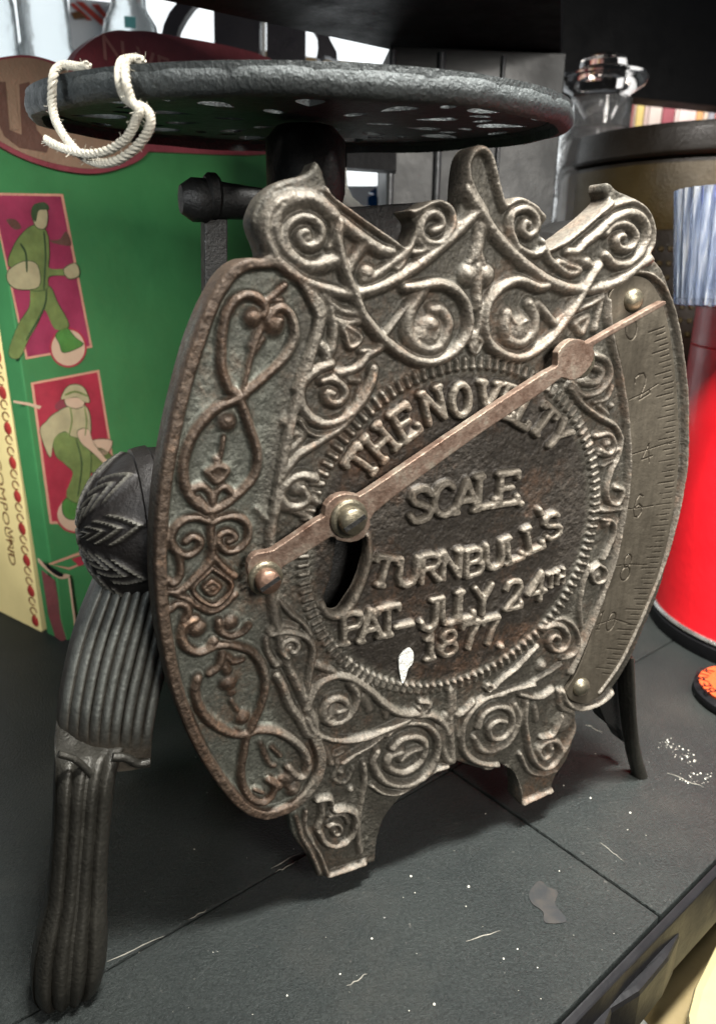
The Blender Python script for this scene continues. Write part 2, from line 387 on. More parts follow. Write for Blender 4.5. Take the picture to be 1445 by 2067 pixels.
st(A_, [(270,1590),(330,1570),(380,1610),(400,1680)], 12, .8); st(A_, [(520,1610),(470,1570),(420,1610),(400,1680)], 12, .8); st(A_, [(310,1640),(360,1700)], 11, .7)
# middle of the left lobe
st(H3, [(470,1070),(380,1040),(280,1060),(200,1130),(175,1230),(220,1310),(310,1340),(390,1290),(400,1220),(340,1190),(290,1230)], 13, 1.0)
st(H3, [(500,1080),(580,1040),(680,1030),(770,1080),(790,1180),(740,1270),(640,1310),(560,1260),(560,1180),(630,1150),(680,1200),(630,1230)], 13, 1.0)
st(H3, [(500,1020),(490,1150),(500,1300),(480,1400),(400,1490),(320,1570),(240,1630),(170,1630)], 13, .9)
st(H3, [(520,1360),(600,1450),(680,1510)], 13, .9)
st(H3, [(220,1310),(250,1420),(240,1520),(190,1570),(150,1540)], 12, .9)
st(H3, [(500,1440),(660,1580),(520,1740),(350,1620),(500,1440)], 8, .95); st(H3, [(500,1450),(430,1520)], 10, .6)
st(H3, [(495,1545),(555,1595),(500,1650),(440,1600),(495,1545)], 10, .85); dot(H3, 497, 1597, 11, .9)
st(H3, [(200,1640),(300,1690),(400,1750),(500,1790),(600,1740),(680,1660)], 13, .85)
st(H3, [(170,1770),(220,1730),(290,1740),(310,1800),(280,1860)], 14, .9)
st(H4, [(210,20),(130,60),(100,150),(130,240),(220,290),(310,270),(360,200)], 15, 1.0); dot(H4, 225, 95, 14, 1.0)
st(H4, [(640,80),(590,130),(500,160),(410,120),(400,40)], 13, .9); dot(H4, 490, 50, 13, .9)
st(H4, [(310,270),(420,230),(540,240),(650,280),(730,370),(770,480),(770,600),(740,720),(700,820),(660,900),(620,1000),(600,1120),(580,1250),(600,1380),(660,1470),(760,1500),(830,1440),(850,1360),(800,1320)], 14, 1.0)
st(H4, [(230,500),(210,600),(240,730),(320,840),(420,910),(520,950),(620,950),(720,920),(860,930),(980,990),(1080,1080),(1120,1200),(1090,1290),(1020,1290),(960,1220)], 15, 1.0)
dot(H4, 590, 820, 12, .9); dot(H4, 480, 540, 13, .9); dot(H4, 505, 620, 8, .6)
st(H4, [(430,310),(400,400),(330,460)], 15, .9); st(H4, [(470,330),(520,370),(590,350)], 12, .8); st(H4, [(430,380),(470,450)], 16, .7); st(H4, [(500,680),(550,760)], 10, .6)
st(H4, [(740,1030),(800,1180),(850,1210)], 12, .6); st(H4, [(830,1060),(900,1130)], 10, .7)
dot(H4, 960, 1300, 14, .9); dot(H4, 1000, 1400, 13, .9); dot(H4, 880, 1370, 12, .8); st(H4, [(900,1310),(960,1380),(1010,1420)], 12, .7); st(H4, [(690,1400),(760,1430)], 8, .7)
# leaves between crown and ring, left
st(B_, [(400,850),(450,920),(460,1000),(430,1120),(390,1230),(330,1400)], 15, .9)
st(B_, [(470,880),(560,960),(660,980)], 13, .8); st(B_, [(540,1010),(610,1030),(670,1020)], 12, .7)
st(B_, [(510,950),(530,1060),(520,1170),(490,1230)], 13, .8); st(B_, [(460,1160),(500,1220)], 14, .8)
st(B_, [(540,1010),(590,1090),(620,1170),(680,1110),(560,1030)], 9, .8); st(B_, [(590,1080),(640,1120)], 14, .6)
st(H5, [(440,400),(340,440),(230,530),(180,640),(200,770),(280,870),(400,910),(520,880),(640,800),(730,680),(790,540),(810,440)], 15, 1.0)
st(H5, [(370,540),(460,530),(540,590),(560,660),(500,730),(420,710),(410,640),(460,650)], 14, 1.0)
st(H5, [(510,480),(600,460),(690,410),(750,330),(860,260)], 14, .9); st(H5, [(710,290),(780,280)], 12, .8)
st(H5, [(600,530),(680,540)], 12, .7); st(H5, [(690,600),(660,720)], 7, .4)
st(H5, [(640,800),(540,930),(420,1010),(280,1100),(160,1180),(70,1290),(20,1370)], 14, .95)
st(H5, [(180,880),(240,970),(330,1010),(420,985)], 9, .8); st(H5, [(60,900),(120,830)], 13, .6); st(H5, [(80,990),(200,1010),(120,1120),(60,1180)], 14, .6)
st(H5, [(310,1380),(200,1350),(80,1400),(20,1500),(60,1600),(160,1620),(240,1550),(200,1450)], 15, .95); dot(H5, 160, 1450, 12, .8)
st(H5, [(280,1420),(370,1430)], 10, .6); st(H5, [(290,1540),(340,1590)], 14, .6)
st(H3, [(1000,900),(1060,960),(1160,990),(1290,1050)], 12, .6); st(H3, [(860,980),(960,1080),(1040,1150)], 9, .3)
# lower left of ring
st(H3, [(1030,1690),(1120,1800),(1230,1890),(1290,1980)], 9, .75); st(H3, [(960,1950),(1060,1910),(1180,1930)], 11, .6)
st(H4, [(820,150),(920,130),(1010,140),(1110,180),(1160,260),(1150,380),(1130,500),(1110,650),(1095,760)], 11, .85)
sp_(H4, 985, 250, 90, 18, 110, 560, 12, 1.0, 26)
st(H4, [(780,190),(800,300),(860,400)], 11, .7); dot(H4, 875, 395, 7, .7)
st(H4, [(870,480),(920,580),(960,700),(1030,800),(1080,880),(1120,960)], 15, .9)
st(H1, [(310,160),(290,320),(270,450)], 7, .6); st(H1, [(370,150),(470,190)], 14, .7)
st(H1, [(280,480),(310,370),(380,270),(480,220),(590,235),(680,290),(760,350),(830,420),(920,480),(1000,500),(1080,495)], 14, .95)
st(H1, [(600,280),(640,350),(620,450),(560,530),(470,560),(400,520),(420,420),(490,380),(550,400),(560,450),(500,480)], 15, .95)
dot(H1, 450, 500, 16, .7)
st(H1, [(270,520),(330,620),(430,670),(560,690),(700,670),(830,620),(940,570),(1020,530)], 12, .95)
st(H1, [(690,370),(740,470)], 15, .5); st(H1, [(840,460),(860,520)], 12, .5)
st(H1, [(1100,410),(1160,420),(1120,500),(1090,450)], 10, .8)
st(H1, [(1080,510),(1180,510),(1260,560),(1300,640)], 13, .9)
st(H1, [(860,650),(920,590),(1020,560),(1130,570),(1210,640),(1230,740),(1200,860),(1130,950),(1020,1010),(900,1010),(800,950),(760,850),(790,770)], 14, .9)
st(H1, [(900,740),(960,680),(1060,660),(1130,700),(1120,800),(1060,880),(960,920),(870,880),(880,800),(960,770)], 16, 1.0)
st(H1, [(1100,750),(1020,780),(960,830)], 14, .8)
st(H1, [(750,1020),(830,1070),(940,1075),(1060,1010),(1190,920),(1300,880)], 9, .8)
st(H1, [(540,850),(640,780),(740,720),(820,660)], 11, .85); st(H1, [(350,700),(420,760),(460,860)], 13, .6); st(H1, [(480,800),(540,770)], 8, .7)
st(H1, [(690,860),(700,980),(680,1110),(660,1240),(650,1380),(670,1500)], 12, .7)
st(H1, [(510,860),(480,970),(560,1000),(620,900)], 10, .4); dot(H1, 530, 920, 7, .6); dot(H1, 600, 1050, 6, .6)
st(H1, [(270,1200),(265,1320),(320,1430),(380,1530),(430,1670)], 9, .75); st(H1, [(200,1240),(240,1380),(310,1500),(370,1650)], 13, .6, 'f')
st(H1, [(350,1125),(440,1110),(460,1150)], 10, .9)
st(H1, [(380,1120),(390,1220),(360,1320)], 13, .8)
st(H1, [(480,1200),(560,1190),(620,1220),(630,1310),(590,1400),(500,1450),(410,1430),(360,1340)], 11, 1.0)
st(H1, [(440,1240),(540,1230),(580,1290)], 9, .7); sp_(H1, 485, 1340, 60, 12, -150, 200, 9, .9)
st(H1, [(430,1670),(560,1630),(700,1580)], 9, .9)
st(H1, [(1330,330),(1320,500),(1330,700),(1340,850)], 15, .6); st(H1, [(1360,500),(1440,490)], 13, .7); dot(H1, 1160, 440, 9, .8); st(H1, [(1240,600),(1310,620)], 14, .5)
# lower right
st(H2, [(480,640),(370,660),(270,730),(200,830),(175,950),(190,1060),(250,1120),(340,1150),(430,1155)], 12, .95)
st(H2, [(290,880),(330,780),(430,730),(520,760),(540,860),(480,950),(390,960),(370,880),(430,830),(490,840)], 13, 1.0)
st(H2, [(270,960),(310,1040),(390,1060),(500,1010),(570,910),(590,800),(560,720)], 14, .7)
st(H2, [(140,800),(190,770),(260,700)], 10, .8)
st(H2, [(345,600),(360,570),(395,590),(370,620),(345,600)], 6, .9); st(H2, [(400,600),(480,520),(570,450),(650,360),(720,290)], 8, .9); st(H2, [(460,630),(580,600),(700,570)], 7, .9)
st(H2, [(600,640),(680,665),(760,660),(830,610)], 12, .9); st(H2, [(690,560),(800,500),(900,430)], 9, .5)
sp_(H2, 855, 250, 110, 20, -130, 330, 13, 1.0, 26, 1.1)
dot(H2, 760, 440, 11, .7); st(H2, [(790,170),(850,110),(920,100),(1000,160),(1030,260),(990,360),(900,390)], 9, .6)
st(H2, [(640,700),(630,830),(650,960),(670,1070),(720,1150),(790,1180),(860,1130),(890,1040),(850,980),(780,990),(730,1050),(760,1110),(810,1080),(820,1030)], 13, .95)
st(H2, [(750,960),(830,940),(880,850),(900,800)], 9, .9); st(H2, [(710,740),(720,830)], 14, .6); dot(H2, 920, 850, 22, .6)
st(H2, [(620,830),(640,960)], 8, .7); st(H2, [(600,1080),(660,1200),(760,1230),(860,1200)], 10, .7); st(H2, [(880,620),(900,740),(980,780),(1000,860),(950,1000),(880,1120)], 12, .7)
st(H2, [(510,1190),(570,1260),(600,1350),(615,1440),(720,1390),(830,1345)], 9, .9)
st(H2, [(340,1180),(440,1190),(500,1185)], 9, .8); st(H2, [(60,800),(40,950),(60,1100),(120,1150)], 13, .6); st(H2, [(120,650),(130,800),(150,950)], 12, .45)
st(H2, [(900,620),(930,700),(1010,745),(1110,740),(1200,695),(1260,630)], 12, 1.1)
# right of ring
st(H8, [(98,110),(100,210),(115,300),(140,400),(160,500),(178,620),(190,740),(195,880),(185,1020),(165,1150),(135,1300),(100,1420),(60,1530),(15,1650),(-35,1770),(-80,1870)], 11, .95)
st(H8, [(150,-5),(215,-25),(290,-15),(350,35),(390,120),(420,230),(443,380),(460,520),(465,700),(462,860),(445,1000),(418,1130),(385,1260),(350,1370),(305,1480),(255,1600),(205,1710),(160,1800),(110,1880),(50,1960)], 9, .95)
st(H6, [(470,90),(450,200),(430,290)], 13, .8); st(H6, [(330,180),(400,150),(470,110)], 12, .9); st(H6, [(320,260),(390,220),(360,310),(320,260)], 14, .7)
st(H6, [(500,90),(495,230),(520,330)], 7, .6)
st(H6, [(430,440),(500,470),(515,560),(450,640),(370,660),(300,610)], 12, .95); st(H6, [(430,500),(470,530),(440,590),(370,590)], 13, .9)
st(H6, [(290,620),(360,710),(450,780),(540,830),(580,900)], 11, .9); st(H6, [(430,700),(500,680),(530,610)], 9, .7); st(H6, [(460,720),(510,770)], 9, .6); dot(H6, 530, 720, 6, .7)
st(H6, [(440,890),(510,880),(540,940),(510,990),(460,970)], 12, .9); dot(H6, 500, 930, 9, .9); st(H6, [(450,990),(520,1000),(560,960)], 8, .7)
st(H6, [(580,900),(560,1000),(520,1090),(495,1190),(510,1260),(560,1270),(585,1200),(555,1180)], 10, .95)
st(H6, [(480,1060),(530,1030)], 9, .6); st(H6, [(480,1310),(570,1300)], 12, .8); st(H6, [(480,1360),(530,1370),(540,1440),(500,1540),(480,1580)], 9, .85); st(H6, [(560,1360),(540,1480)], 7, .6)
dot(H6, 500, 1380, 9, .9); st(H6, [(450,1610),(490,1640),(480,1700),(430,1710),(410,1650),(450,1610)], 8, .95); dot(H6, 440, 1670, 11, .9)
st(H6, [(400,1620),(370,1720),(350,1850),(360,1960)], 9, .75)
# lip of the slot
st(H7, [(1240,600),(1260,760),(1230,900),(1190,1020),(1130,1170),(1060,1280),(960,1350),(870,1330),(820,1260)], 15, .8)

# stroke alphabet (unit box)
def arc(cx, cy, rx, ry, a0, a1, n=10):
    return [(cx+rx*math.cos(math.radians(a0+(a1-a0)*i/n)), cy+ry*math.sin(math.radians(a0+(a1-a0)*i/n))) for i in range(n+1)]
G = {
 'T': [[(0,1),(1,1)],[(.5,1),(.5,0)],[(0,1),(0,.86)],[(1,1),(1,.86)],[(.35,0),(.65,0)]],
 'H': [[(.1,0),(.1,1)],[(.9,0),(.9,1)],[(.1,.5),(.9,.5)],[(0,0),(.22,0)],[(.78,0),(1,0)],[(0,1),(.22,1)],[(.78,1),(1,1)]],
 'E': [[(.12,0),(.12,1)],[(.0,1),(.9,1)],[(.12,.52),(.65,.52)],[(0,0),(.95,0)],[(.9,1),(.9,.84)],[(.95,0),(.95,.18)]],
 'N': [[(.1,0),(.1,1)],[(.1,1),(.9,0)],[(.9,0),(.9,1)],[(-.02,1),(.14,1)],[(.78,1),(1,1)]],
 'O': [arc(.5,.5,.44,.5,0,360,16)], 'V': [[(.05,1),(.5,0)],[(.5,0),(.95,1)],[(-.05,1),(.2,1)],[(.8,1),(1.05,1)]],
 'L': [[(.15,1),(.15,0)],[(.0,0),(.9,0)],[(.9,0),(.9,.2)],[(0,1),(.3,1)]], 'Y': [[(.05,1),(.5,.5)],[(.95,1),(.5,.5)],[(.5,.5),(.5,0)]],
 'S': [[(.88,.82),(.7,.97),(.45,1),(.2,.93),(.12,.76),(.25,.6),(.5,.52),(.75,.42),(.9,.26),(.8,.08),(.5,0),(.25,.03),(.1,.2)]],
 'C': [arc(.52,.5,.44,.5,45,315,14)], 'A': [[(.02,0),(.5,1)],[(.5,1),(.98,0)],[(.2,.35),(.8,.35)],[(-.05,0),(.15,0)],[(.85,0),(1.05,0)]],
 'U': [[(.1,1),(.1,.35),(.2,.1),(.5,0),(.8,.1),(.9,.35),(.9,1)]],
 'R': [[(.12,0),(.12,1)],[(.12,1),(.6,1),(.85,.9),(.88,.72),(.75,.55),(.12,.5)],[(.5,.5),(.95,0)]],
 'P': [[(.12,0),(.12,1)],[(.12,1),(.6,1),(.88,.9),(.9,.7),(.75,.52),(.12,.48)],[(0,0),(.28,0)]],
 'B': [[(.12,0),(.12,1)],[(.12,1),(.6,1),(.82,.88),(.8,.65),(.6,.53),(.12,.52)],[(.6,.53),(.88,.42),(.92,.2),(.75,.03),(.12,0)]],
 'J': [[(.75,1),(.75,.25),(.6,.05),(.35,0),(.1,.12),(.05,.3)],[(.55,1),(.95,1)]],
 '1': [[(.5,0),(.5,1),(.25,.8)],[(.3,0),(.7,0)]], '7': [[(.05,.85),(.05,1),(.95,1),(.6,.5),(.45,0)]],
 '8': [arc(.5,.74,.33,.25,0,360,12), arc(.5,.26,.42,.27,0,360,12)],
 '2': [[(.1,.75),(.2,.95),(.5,1),(.82,.92),(.88,.7),(.7,.45),(.1,.02),(.95,0),(.95,.15)]],
 '4': [[(.7,0),(.7,1),(.05,.3),(.98,.3)]], '6': [[(.85,.9),(.5,1),(.2,.75),(.1,.35),(.25,.05),(.6,0),(.88,.2),(.85,.45),(.55,.58),(.2,.45)]],
 '0': [arc(.5,.5,.4,.5,0,360,16)], '.': [[(.3,.08),(.42,.08)]], "'": [[(.4,1),(.5,.78)]], '-': [[(.1,.3),(.9,.3)]], '3': [arc(.45,.75,.35,.25,150,-80,10)+arc(.45,.26,.42,.28,80,-150,10)],
}
STROKES2 = []    # already in plate coordinates: (pts, width units, height)
def letter(ch, pos, ang, cw, chh, wd=.0068, h=.85, slant=0.0, store=None):
    c, s = math.cos(ang), math.sin(ang)
    for poly in G[ch]:
        q = []
        for x, y in poly:
            X = (x-.5+slant*(y-.5))*cw; Yy = (y-.5)*chh
            q.append((pos[0]+X*c-Yy*s, pos[1]+X*s+Yy*c))
        (STROKES2 if store is None else store).append((q, wd, h))
# beaded ring: fitted circle on the plate
rp = [FP.px(*p) for p in [(909,737),(779,795),(685,899),(650,959),(635,1253),(670,1308),(769,1378),(859,1385),(934,1368),(1058,1298),(1148,1198),(1188,1099),(1200,1009),(1183,909),(1133,815)]]
Am = np.array([[2*x, 2*y, 1] for x, y in rp]); bv = np.array([x*x+y*y for x, y in rp])
sx_, sy_, k_ = np.linalg.lstsq(Am, bv, rcond=None)[0]
RC = (sx_, sy_); RR = math.sqrt(k_+sx_*sx_+sy_*sy_)
for (x, y, ch) in [(335,468,'T'),(410,388,'H'),(510,305,'E'),(622,235,'N'),(733,215,'O'),(842,208,'V'),(925,222,'E'),(1000,262,'L'),(1068,300,'T'),(1128,358,'Y')]:
    p = FP.px(560+x/2.007, 700+y/2.007); a = math.atan2(p[1]-RC[1], p[0]-RC[0])-math.pi/2
    letter(ch, p, a, .033 if ch != 'T' else .031, .046, .0112)
def line_text(items, cw, chh, wd, angs):
    P = [FP.px(560+x/2.007, 700+y/2.007) for x, y, c in items]
    for i, ((x, y, ch), p) in enumerate(zip(items, P)):
        a = angs if not callable(angs) else angs(i)
        letter(ch, p, a, cw*(.6 if ch in ".'" else 1), chh, wd)
line_text([(572,638,'S'),(668,615,'C'),(755,600,'A'),(838,582,'L'),(925,570,'E'),(985,580,'.')], .042, .050, .0118, 0.0)
line_text([(425,905,'T'),(520,908,'U'),(608,893,'R'),(695,878,'N'),(785,868,'B'),(868,843,'U'),(948,812,'L'),(1030,770,'L'),(1062,700,"'"),(1102,722,'S')], .036, .044, .0110, lambda i: [-.30,-.1,-.02,.02,.06,.12,.2,.26,.3,.32][i])
line_text([(295,1130,'P'),(370,1120,'A'),(440,1105,'T'),(505,1100,'-')], .036, .048, .0112, 0.02)
line_text([(612,1080,'J'),(690,1062,'U'),(755,1040,'L'),(822,1020,'Y'),(945,998,'2'),(1040,968,'4')], .036, .050, .0112, 0.03)
line_text([(1098,940,'T'),(1135,925,'H')], .016, .026, .006, 0.05)
line_text([(612,1205,'1'),(683,1190,'8'),(770,1162,'7'),(850,1145,'7'),(905,1165,'.')], .034, .046, .0112, 0.0)

def polyd(P, step):
    out = []
    for a, b in zip(P[:-1], P[1:]):
        a = np.array(a); b = np.array(b); n = max(1, int(np.linalg.norm(b-a)/step))
        for k in range(n): out.append(a+(b-a)*k/n)
    out.append(np.array(P[-1])); return out
def inside(TX, TZ, poly):
    r = np.zeros(TX.shape, bool); n = len(poly)
    for i in range(n):
        x1, y1 = poly[i]; x2, y2 = poly[(i+1) % n]
        if y1 == y2: continue
        c = ((y1 > TZ) != (y2 > TZ)) & (TX < (x2-x1)*(TZ-y1)/(y2-y1)+x1); r ^= c
    return r

def relief_mesh(outl, holes, strokes, step, REL, thick, edge_r, blur=1, gouge=None, nfront=0.0, grain=0.0):
    """outl/holes/strokes in plate coordinates; returns V, F, attrs of a closed cast plate"""
    o = np.array(outl); t0, z0 = o.min(0)-3*step; t1, z1 = o.max(0)+3*step
    nt_, nz_ = int((t1-t0)/step)+2, int((z1-z0)/step)+2
    tx = t0+np.arange(nt_)*step; tz = z0+np.arange(nz_)*step
    TX, TZ = np.meshgrid(tx, tz, indexing='ij')
    Hh = np.zeros(TX.shape)
    for pts, wd, h, prof in strokes:
        r = wd/2; k = int(r/step)+2
        smp = polyd(pts, step*.7) if len(pts) > 1 else [np.array(pts[0])]
        for q in smp:
            i = int((q[0]-t0)/step); j = int((q[1]-z0)/step)
            a0, a1, b0, b1 = max(0, i-k), min(nt_, i+k+2), max(0, j-k), min(nz_, j+k+2)
            if a0 >= a1 or b0 >= b1: continue
            d2 = ((TX[a0:a1, b0:b1]-q[0])**2+(TZ[a0:a1, b0:b1]-q[1])**2)/(r*r)
            if prof == 'f': v = np.clip((1-np.sqrt(d2))*3.2, 0, 1)
            else: v = np.clip(1-d2, 0, 1)**1.15
            s = Hh[a0:a1, b0:b1]
            if h >= 0: np.maximum(s, v*h, out=s)
            else: np.minimum(s, v*h, out=s)
    for _ in range(blur):
        P = np.pad(Hh, 1, mode='edge')
        Hh = (P[1:-1, 1:-1]*4+(P[:-2, 1:-1]+P[2:, 1:-1]+P[1:-1, :-2]+P[1:-1, 2:])*2+P[:-2, :-2]+P[2:, 2:]+P[:-2, 2:]+P[2:, :-2])/16
    if grain:
        G1 = rng.normal(size=Hh.shape)
        G2 = np.kron(rng.normal(size=(Hh.shape[0]//3+1, Hh.shape[1]//3+1)), np.ones((3, 3)))[:Hh.shape[0], :Hh.shape[1]]
        G3 = np.kron(rng.normal(size=(Hh.shape[0]//7+1, Hh.shape[1]//7+1)), np.ones((7, 7)))[:Hh.shape[0], :Hh.shape[1]]
        def bl(A, n):
            for _ in range(n):
                P = np.pad(A, 1, mode='edge'); A = (P[1:-1, 1:-1]*4+(P[:-2, 1:-1]+P[2:, 1:-1]+P[1:-1, :-2]+P[1:-1, 2:])*2+P[:-2, :-2]+P[2:, 2:]+P[:-2, 2:]+P[2:, :-2])/16
            return A
        GR = (bl(G1, 1)*1.6+bl(G2, 2)*1.2+bl(G3, 7)*2.2)*grain
    else: GR = 0*Hh
    ins = inside(TX+step/2, TZ+step/2, outl)
    for hpoly in holes: ins &= ~inside(TX+step/2, TZ+step/2, hpoly)
    ins[-1, :] = False; ins[:, -1] = False
    cnt = np.zeros(TX.shape, int)
    cnt += ins; cnt[1:, :] += ins[:-1, :]; cnt[:, 1:] += ins[:, :-1]; cnt[1:, 1:] += ins[:-1, :-1]
    used = cnt > 0; bnd = used & (cnt < 4)
    D = np.full(TX.shape, 9.9); NX = np.zeros(TX.shape); NZ = np.zeros(TX.shape)
    k = int(edge_r/step)+4
    for poly in [outl]+holes:
        for q in polyd(list(poly)+[poly[0]], step*.35):
            i = int((q[0]-t0)/step); j = int((q[1]-z0)/step)
            a0, a1, b0, b1 = max(0, i-k), min(nt_, i+k+2), max(0, j-k), min(nz_, j+k+2)
            d = np.hypot(TX[a0:a1, b0:b1]-q[0], TZ[a0:a1, b0:b1]-q[1]); s = D[a0:a1, b0:b1]; mk = d < s
            s[mk] = d[mk]; NX[a0:a1, b0:b1][mk] = q[0]; NZ[a0:a1, b0:b1][mk] = q[1]
    PX, PZ = TX.copy(), TZ.copy()
    sn = bnd & (D < 2.5*step); PX[sn] = NX[sn]; PZ[sn] = NZ[sn]; D[sn] = 0
    dd = np.clip(D, 0, edge_r); drop = edge_r-np.sqrt(np.clip(edge_r**2-(edge_r-dd)**2, 0, None))
    n = nfront+Hh*REL-drop+GR
    idx = -np.ones(TX.shape, int); idx[used] = np.arange(used.sum())
    nv = int(used.sum())
    ii, jj = np.nonzero(ins)
    F = np.stack([idx[ii, jj], idx[ii+1, jj], idx[ii+1, jj+1], idx[ii, jj+1]], 1)
    t, z, nn = PX[used], PZ[used], n[used]
    front = FP.p0*np.array([1, 1, 0])+t[:, None]*FP.t+nn[:, None]*FP.n+np.stack([0*z, 0*z, z], 1)
    # edges used once
    E1 = np.concatenate([F[:, [0, 1]], F[:, [1, 2]], F[:, [2, 3]], F[:, [3, 0]]])
    key = np.sort(E1, 1); key = key[:, 0]*nv+key[:, 1]; _, inv, c = np.unique(key, return_inverse=True, return_counts=True)
    be = E1[c[inv] == 1]
    bv_ = np.unique(be); mapb = -np.ones(nv, int); mapb[bv_] = nv+np.arange(len(bv_))
    back = np.full(len(t), nfront-thick)
    if holes:
        hc = np.array(holes[0]).mean(0); dh = np.hypot((t-hc[0])*1.0, (z-hc[1])*.6); back = nfront-(.010+(thick-.010)*np.clip((dh-.07)/.03, 0, 1))
    backV = FP.p0*np.array([1, 1, 0])+t[:, None]*FP.t+back[:, None]*FP.n+np.stack([0*z, 0*z, z], 1)
    # the back: a coarse copy is enough, but keep it watertight by reusing the grid
    V = np.concatenate([front, backV]); 
    Fb = F[:, ::-1]+nv
    side = np.stack([be[:, 1], be[:, 0], be[:, 0]+nv, be[:, 1]+nv], 1)
    Fa = np.concatenate([F, Fb, side])
    rel = np.concatenate([Hh[used], np.full(len(t), .5)])
    rel_edge = np.concatenate([np.where(D[used] < edge_r*.8, 1, 0), np.ones(len(t))])
    T = np.concatenate([t, t]); Z = np.concatenate([z, z])
    return V, Fa, rel, T, Z
def fast_build(name, V, F, m, parent, attrs, sharp=None):
    base = np.zeros(3); pp = parent
    while pp is not None: base = base+np.array(pp.location); pp = pp.parent
    V = (V*U-base).astype(np.float32)
    me = bpy.data.meshes.new(name); nf = len(F)
    me.vertices.add(len(V)); me.vertices.foreach_set('co', V.ravel())
    me.loops.add(nf*4); me.loops.foreach_set('vertex_index', F.astype(np.int32).ravel())
    me.polygons.add(nf); me.polygons.foreach_set('loop_start', np.arange(nf, dtype=np.int32)*4)
    me.polygons.foreach_set('use_smooth', np.ones(nf, bool))
    me.update(calc_edges=True); me.validate()
    for k, a in attrs.items():
        x = me.attributes.new(k, 'FLOAT', 'POINT'); x.data.foreach_set('value', a.astype(np.float32))
    me.materials.append(m)
    if sharp: me.set_sharp_from_angle(angle=math.radians(sharp))
    o = bpy.data.objects.new(name, me); COL.objects.link(o); o.parent = parent
    return o

# ================================================================== SETTING
SA = math.radians(39.5)                      # direction of the shelf edge
sd = np.array([math.cos(SA), math.sin(SA), 0]); sn_ = np.array([math.sin(SA), -math.cos(SA), 0])   # sn_: out of the shelf front
e0 = onz(1290, 1890); s0 = onz(1322, 1848); sB = onz(400, 1850)
def shelf_board(name, a0, a1, b0, b1):       # a along edge, b back from edge
    P = [e0+sd*a-sn_*b for a, b in ((a0, b0), (a1, b0), (a1, b1), (a0, b1))]
    return [np.array([p[0], p[1], 0]) for p in P]
def ab(p): return float((p-e0)@sd), float(-(p-e0)@sn_)
aS = ab(s0)[0]+.006; bB = ab(sB)[1]
g = .0024
mb = MB()
for a0, a1 in ((-3.2, aS-g), (aS+g, 4.5)):
    mb.ngon_prism(shelf_board('', a0, a1, 0.0, bB-g*.7), (0, 0, -.03))
    mb.ngon_prism(shelf_board('', a0+.0, a1, bB+g*.7, 4.2), (0, 0, -.06))
mb.build('shelf', SHELF, None, smooth=False, bevel=.004, kind='structure')
BLK = simple('black_lacquer', (.007, .007, .008), .5, 0, .3, 20, .0002, 300, .22)
mb = MB()
def eb(a, b, z): return e0+sd*a-sn_*b+np.array([0, 0, z])
mb.prism([eb(-3.2, -.002, -.010), eb(-3.2, -.014, -.016), eb(-3.2, -.016, -.15), eb(-3.2, -.002, -.15)], sd*7.7)
mb.build('shelf_edge_rail', BLK, None, smooth=False, bevel=.003, kind='structure')
mb = MB(); mb.box((0, 2.2, -2.3), (14, 12, .04))
mb.build('floor', simple('dark_floor', (.05, .045, .04), .6), None, smooth=False, kind='structure')
mb = MB(); mb.box((5.0, 7.3, 1.5), (9.2, .1, 8)); 
mb.build('dark_back_wall', simple('dark_wall', (.012, .012, .013), .7), None, smooth=False, kind='structure')
mb = MB(); mb.box((-4.0, 7.32, 1.5), (8.8, .1, 8))
mb.build('bright_window', emit('window_daylight', (.93, .98, 1.0), 1.6), None, smooth=False, kind='structure')
# shelf above
q0 = onz(300, -6, 1.62); q1 = onz(785, 100, 1.62); dq = (q1-q0)/np.linalg.norm(q1-q0); nq = np.array([dq[1], -dq[0], 0])
_k = (onz(1131, 170, 1.62), onz(1131, -260, 1.62))
mb = MB(); mb.ngon_prism([q0-dq*3.0, q1, _k[0], _k[1], q0-dq*3+nq*.75], (0, 0, .06))
mb.build('upper_shelf', BLK, None, smooth=False, kind='structure')

# ================================================================== THE SCALE
scale = thing('kitchen_scale', (LEGP[0]+.5, LEGP[1]+.3, 0), 'antique cast iron kitchen scale with scrollwork face plate, round pierced platform and curved legs', 'scale')
outp = [FP.px(x, y) for x, y in OUT]
outp = [tuple(p) for p in spline(outp, 4, True)]
holep = [tuple(p) for p in spline([FP.px(*p) for p in HOLE], 5, True)]
strokes = []
for gi, pts, wd, h, prof, cl in S:
    P = on_plate(gi, pts)
    if len(P) > 2: P = [tuple(p) for p in spline(P, 7, cl)]
    strokes.append((P, wd*PXU*(1.0 if prof == 'f' else 1.72), h, prof))
for q, wd, h in STROKES2: strokes.append((q, wd*1.12, h*1.0, 'f'))
NB = 122
for k in range(NB):
    a = 2*math.pi*(k+.5)/NB
    c_, s_ = math.cos(a), math.sin(a)
    strokes.append(([(RC[0]+(RR-.006)*c_, RC[1]+(RR-.006)*s_), (RC[0]+(RR+.007)*c_, RC[1]+(RR+.007)*s_)], .0105, .55, 'r'))
    strokes.append(([(RC[0]+(RR-.005)*c_, RC[1]+(RR-.005)*s_)], .0118, .72, 'r'))
V, F, rel, T, Z = relief_mesh(outp, [holep], strokes, .00122, .0138, THK, .0065, 2, grain=.00020)
dc = np.hypot(T-RC[0], Z-RC[1]); field = np.clip((RR-.012-dc)/.01, 0, 1)
lobe_line = np.interp(Z, [0, .2, .45, .62, .75, 1.0, 1.05], [.36, .385, .33, .318, .335, .395, .30])
lob = np.clip((lobe_line-T)/.03, 0, 1)*np.clip((1.06-Z)/.03, 0, 1)
fast_build('face_plate', V, F, FACE, scale, {'relief': rel, 'field': field, 'lobe': lob}, 62)

